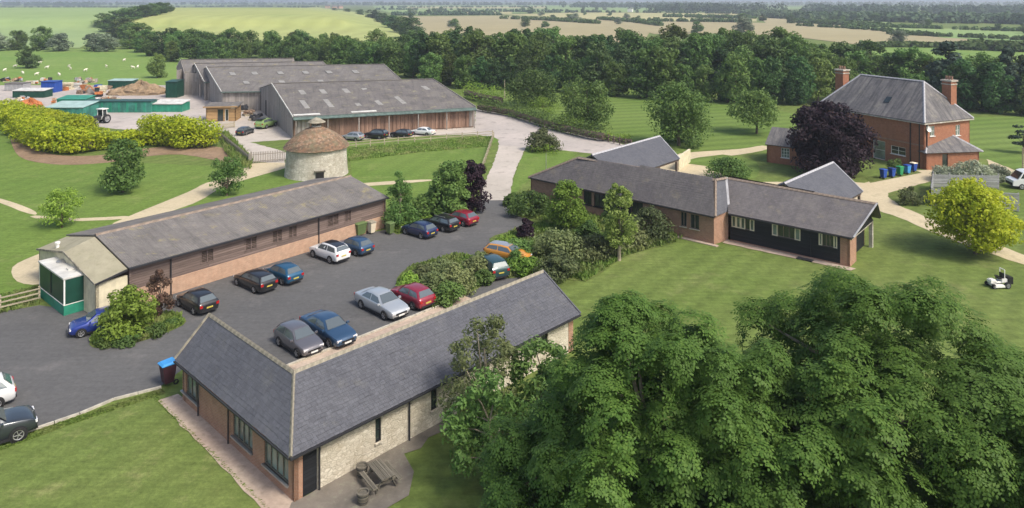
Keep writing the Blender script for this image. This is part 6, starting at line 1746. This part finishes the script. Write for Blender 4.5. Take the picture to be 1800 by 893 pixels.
# --- woodland: prototypes copied tree by tree
def proto(mat, seed, shape, n=46, per=100, size=.7, h=13.0, R_=4.8, z0=.2, flat=.85, cr=.36):
    return make_tree((0, 0, 0), h, R_, mat, None, None, seed, z0=z0, shape=shape, n=n, per=per, size=size, name='woodland_tree', shell=.5, cr=cr, flat=flat)
PR = [proto('dark', 201, 'full'), proto('wood', 202, 'full'), proto('dark', 203, 'column'), proto('wood', 204, 'full', cr=.42), proto('mid', 205, 'full'), proto('conifer', 206, 'cone', R_=3.6), proto('bluegrey', 207, 'full')]
used = set()
def place(k, p, h, wf, label, group, rz, cat='tree', name=None):
    o = PR[k] if k not in used else copy_tree(PR[k]); used.add(k)
    s = h / 13.0; o.location = (p.x, p.y, p.z); o.rotation_euler.z = rz; o.scale = (s * wf, s * wf, s)
    if name: o.name = name
    return tag(o, label, cat, group)
rw = random.Random(77)
ADJ = {0: 'dark rounded', 1: 'mid green rounded', 2: 'narrow dark', 3: 'broad mid green', 4: 'lighter green', 5: 'dark conical', 6: 'pale grey-green'}
def row(p0, p1, n, hts, kinds, label, group, wf=1.0, jit=2.0):
    a, b = Vector(p0), Vector(p1)
    for i in range(n):
        p = a.lerp(b, (i + .5) / n) + Vector((rw.uniform(-jit, jit), rw.uniform(-jit, jit), 0))
        k = rw.choice(kinds); place(k, p, rw.uniform(*hts), wf * rw.uniform(.85, 1.25), ADJ[k] + ' ' + label, group, rw.uniform(0, 6.28))
GW = 'trees of the dark woodland belt'
lab_w = 'tree in the woodland belt behind the striped lawn'
row(G(735, 150), G(1080, 167), 11, (7.5, 13), [0, 1, 2, 4, 3], 'tree at the left front edge of the woodland belt', GW, .95)
row(G(1080, 168), G(1430, 186), 10, (7.5, 12.5), [0, 1, 2, 4, 3], 'tree at the right front edge of the woodland belt', GW, .95)
row(G(725, 138), G(1420, 166), 18, (10.5, 14.5), [0, 1, 2, 3, 4], 'tree just behind the front edge of the woodland belt', GW, 1.0)
row(G(720, 128), G(1420, 150), 18, (11, 15.5), [0, 1, 2, 3, 4], 'tree deep inside the woodland belt', GW, 1.0)
row(G(730, 118), G(1400, 138), 16, (11, 15), [1, 3, 0, 4], 'tree at the far side of the woodland belt', GW, 1.1)
lab_b = 'bushy tree in the belt along the back of the barns'
GB = 'trees behind the barns'
row(G(285, 108), G(720, 118), 20, (7, 10.5), [1, 3, 4, 0], lab_b, GB, 1.1, 3)
row(G(270, 98), G(740, 106), 22, (7.5, 11.5), [1, 3, 0, 1], lab_b, GB, 1.15, 3)
row(G(600, 130), G(735, 138), 5, (9, 12), [4, 3, 1], lab_b, GB, 1.1, 2)
lab_h = 'leafy tree in the wood behind the farmhouse'
GH = 'trees of the wood behind the farmhouse'
row(G(1400, 185), G(1500, 175), 4, (9, 11.5), [0, 1, 3], lab_h, GH, 1.0)
row(G(1395, 160), G(1660, 165), 8, (8.5, 10.8), [1, 0, 4, 3], lab_h, GH, 1.05)
row(G(1390, 146), G(1540, 146), 5, (9.5, 11.5), [1, 4, 3], lab_h, GH, 1.1)
row(G(1640, 188), G(1840, 205), 7, (8.5, 11), [0, 0, 5, 1], lab_h, GH, 1.05)
row(G(1660, 165), G(1880, 175), 7, (8, 10.5), [0, 1, 0], lab_h, GH, 1.05)
place(5, G(1665, 180), 13.2, 1.6, 'tall dark cedar-like conifer behind the right chimney', None, .4, name='conifer')
place(5, G(1770, 190), 12.5, 1.1, 'dark conifer with golden tips at the right of the wood', None, 1.4, name='conifer')
place(4, G(1600, 165), 11.3, 1.3, 'rounded mid green tree between the two house chimneys', None, 2.0)

# single trees in the left fields
place(0, G(53, 120), 7.6, 1.35, 'dark spreading oak in the sheep pasture', None, .3, name='oak_tree')
place(1, G(277, 137), 7.0, 1.1, 'round green tree at the corner of the pasture by the compound', None, .9)
lab_f = 'hedgerow tree along the far side of the sheep pasture'; GF = 'hedgerow trees beyond the pasture'
for i, (px, py, h, k, wf) in enumerate(((-12, 90, 9, 6, 1.2), (30, 88, 9, 4, 1.0), (72, 88, 10.5, 1, .9), (104, 90, 8, 6, 1.2), (165, 90, 8, 6, 1.1), (188, 91, 8, 6, 1.1), (228, 86, 9, 4, .9), (255, 92, 9.5, 1, 1.1), (285, 98, 10, 0, 1.0), (315, 100, 10, 1, 1.1), (350, 98, 10, 3, 1.1))):
    place(k, G(px, py), h, wf * 1.55, ADJ[k] + ' ' + lab_f, GF, i * 1.3)
lab_v = 'tree in the hedge line climbing between the two far crop fields'; GV = 'trees between the far fields'
for i, (px, py, h) in enumerate(((182, 42, 10), (196, 50, 11), (205, 37, 10), (215, 62, 12), (232, 70, 11), (222, 31, 9), (238, 28, 9), (252, 25, 9), (266, 22, 9), (280, 19.5, 9), (293, 17, 8), (248, 76, 11))):
    k = rw.choice([1, 3, 4]); place(k, G(px, py + 6, zhill(py + 6)), h, 2.0, ADJ[k] + ' ' + lab_v, GV, i)
lab_r = 'tree in the hedge line along the right edge of the golden field'; GR = 'trees right of the golden field'
for i, (px, py, h) in enumerate(((588, 19, 9), (610, 21, 9), (632, 25, 10), (655, 32, 12), (672, 40, 11), (690, 48, 11), (708, 54, 11), (724, 62, 12))):
    k = rw.choice([0, 1, 3]); place(k, G(px, py + 4), h, 2.1, ADJ[k] + ' ' + lab_r, GR, i)
for i, (px, py, h, lab) in enumerate(((1307, 62, 12, 'pale grey-green tree standing at the edge of the tan field'), (1580, 82, 8, 'pale tree between the far right fields'), (932, 24, 11, 'lone tree on the far straw-coloured field'), (1225, 58, 8, 'small tree just above the woodland belt'))):
    place(6 if i < 2 else 1, G(px, py), h, 1.6, lab, None, i, name='field_tree')

lab_s = 'small tree scattered along the hedges of the far fields'; GS = 'trees scattered over the far fields'
for i in range(60):
    px = rw.uniform(650, 1830); py = rw.choice((14, 17, 20, 24, 27, 33, 37, 42, 48)) + rw.uniform(-1, 1)
    if px > 1420: py += 12
    k = rw.choice([1, 3, 6, 4]); place(k, G(px, py), rw.uniform(5, 9), rw.uniform(1.3, 2.4), ADJ[k] + ' ' + lab_s, GS, i)
# --- far hedges and woods
def far_band(name, pts, h, wd, mat, label, cat, seed, n, size, kind=None):
    """low rolling band of crowns over a distant strip of land"""
    rg = np.random.default_rng(seed); P = [G(*p) for p in pts]; seg = [(b - a).length for a, b in zip(P, P[1:])]; tot = sum(seg); V = []
    C = []
    for _ in range(n):
        t = rg.random() * tot; i = 0
        while t > seg[i] and i < len(seg) - 1: t -= seg[i]; i += 1
        p = P[i].lerp(P[i + 1], t / seg[i]); d = (P[i + 1] - P[i]).normalized(); o_ = rg.uniform(-.5, .5) * wd
        hh = h * rg.uniform(.6, 1.1); C.append(((p.x - d.y * o_, p.y + d.x * o_, hh * .5), (hh * .62, hh * .62, hh * .55)))
    V = clump_leaves(rg, C, 42, size, .7, .5, .6, .4); V[:, 2] = np.maximum(V[:, 2], 0)
    o = link(name, quads_mesh(name, V, L[mat])); tag(o, label, cat, kind=kind)
for i, (pts, h, lab) in enumerate((
    ([(690, 27), (880, 26.5)], 5, 'dark hedge along the top of the left tan field'),
    ([(1050, 34), (1120, 40), (1160, 46)], 4, 'slanting dark hedge between the tan and straw fields'),
    ([(1105, 37.5), (1260, 39), (1320, 40)], 4, 'thin hedge along the foot of the straw field'),
    ([(1395, 45), (1530, 53), (1660, 66)], 2.6, 'hedge along the top of the right tan field'),
    ([(1480, 46.5), (1640, 51), (1860, 58)], 3.2, 'thick hedge along the top of the far right green field'),
    ([(0, 14), (150, 13.5), (240, 14)], 5, 'dark hedge along the skyline of the pale left field'),
    ([(300, 13), (440, 11.5), (560, 13.8)], 5, 'hedge along the skyline of the golden field'),
    ([(660, 17), (850, 18), (1000, 20)], 4, 'thin hedge across the far green strip'),
    ([(1000, 21.5), (1180, 23), (1330, 25)], 4, 'hedge at the top of the straw field'),
    ([(760, 22), (900, 21), (1010, 22.5)], 4, 'broken hedge between the far green strips at centre left'),
    ([(880, 33), (960, 36), (1050, 42)], 4, 'hedge crossing the left tan field'),
    ([(1170, 30), (1330, 33)], 4, 'hedge across the middle of the straw field'),
    ([(700, 13.5), (960, 13)], 5, 'dark hedge along the farthest green strip'),
    ([(1400, 40), (1470, 44), (1560, 48)], 4.5, 'bushy hedge left of the far right green field'),
    ([(1560, 60), (1640, 64), (1760, 69), (1860, 76)], 2.4, 'hedge along the foot of the far right green field'),
    ([(1510, 83), (1640, 84), (1700, 86)], 2.6, 'low hedge in front of the right pasture'),
    ([(1690, 88), (1800, 92), (1880, 94)], 4.5, 'tree-lined hedge at the right behind the wood'))):
    far_band('hedge', pts, h, 6, 'haze' if pts[0][1] < 30 else 'hedge', lab, 'hedge', 300 + i, 90, 2.2 if pts[0][1] > 30 else 3.4)
for i, (pts, h, wd, lab, n) in enumerate((
    ([(1160, 19), (1340, 22)], 16, 150, 'distant blue-green wood beyond the straw field', 140),
    ([(1330, 26), (1400, 32), (1480, 38)], 8, 70, 'wooded strip at the top of the right tan field', 110),
    ([(1420, 22), (1860, 24)], 14, 320, 'hazy wood filling the far right distance', 260),
    ([(1420, 34), (1860, 42)], 9, 110, 'dark wood above the far right green field', 240),
    ([(1000, 12.5), (1180, 13.5)], 16, 200, 'far blue wood on the skyline in the middle', 130),
    ([(640, 9), (1000, 9)], 14, 250, 'faint wood on the skyline over the far strips', 140),
    ([(-40, 9.5), (180, 10)], 15, 200, 'blue wood on the skyline at the upper left', 140),
    ([(180, 8.5), (640, 8.5)], 12, 250, 'faint wood on the skyline behind the golden field', 140),
    ([(1150, 9), (1860, 10)], 16, 500, 'faintest blue wood along the right skyline', 260),
    ([(-100, 5.5), (1900, 5.5)], 22, 600, 'last pale line of woods on the horizon', 300))):
    far_band('far_wood', pts, h, wd, 'haze', lab, 'wood', 330 + i, n, 5.0, 'stuff')
# village of tiny houses half hidden at the top of the golden field
for i, (px, py) in enumerate(((576, 14.5), (588, 16), (598, 15), (1108, 21))):
    p = G(px, py); r = empty('far_house', p, .4 * i, ['leftmost tiny house above the golden field', 'pink-walled tiny house above the golden field', 'tiny house at the right of the three above the golden field', 'tiny white house on the far straw field'][i], 'house')
    s_ = 1.0; m = MB(); m.prism([(-6, -4), (6, -4), (6, 4), (-6, 4)], 0, 6); m.build('wall', M['brick_plinth'] if i != 3 else M['white'], r)
    for sg in (1, -1): m = MB(); m.slab([(-6.3, sg * 4.4, 5.9), (6.3, sg * 4.4, 5.9), (6.3, 0, 9), (-6.3, 0, 9)], .2); m.build('roof', M['slate_old'], r)

# ------------------------------------------------------------------ air between here and the horizon
hz = MB(); hz.box((0, 4500, 11.75), (18400, 10400, 25.5))
ho = hz.build('haze', m_plain('haze_tmp', (1, 1, 1)))
hm = bpy.data.materials.new('haze_air'); hm.use_nodes = True
for n_ in list(hm.node_tree.nodes):
    if n_.type == 'BSDF_PRINCIPLED': hm.node_tree.nodes.remove(n_)
pv_ = hm.node_tree.nodes.new('ShaderNodeVolumePrincipled'); pv_.inputs['Color'].default_value = (.80, .88, 1.0, 1); pv_.inputs['Density'].default_value = HAZE
pv_.inputs['Anisotropy'].default_value = .2
hm.node_tree.links.new(pv_.outputs[0], hm.node_tree.nodes['Material Output'].inputs['Volume'])
ho.data.materials.clear(); ho.data.materials.append(hm); tag(ho, 'thin pale haze lying over the fields', 'haze', kind='stuff')
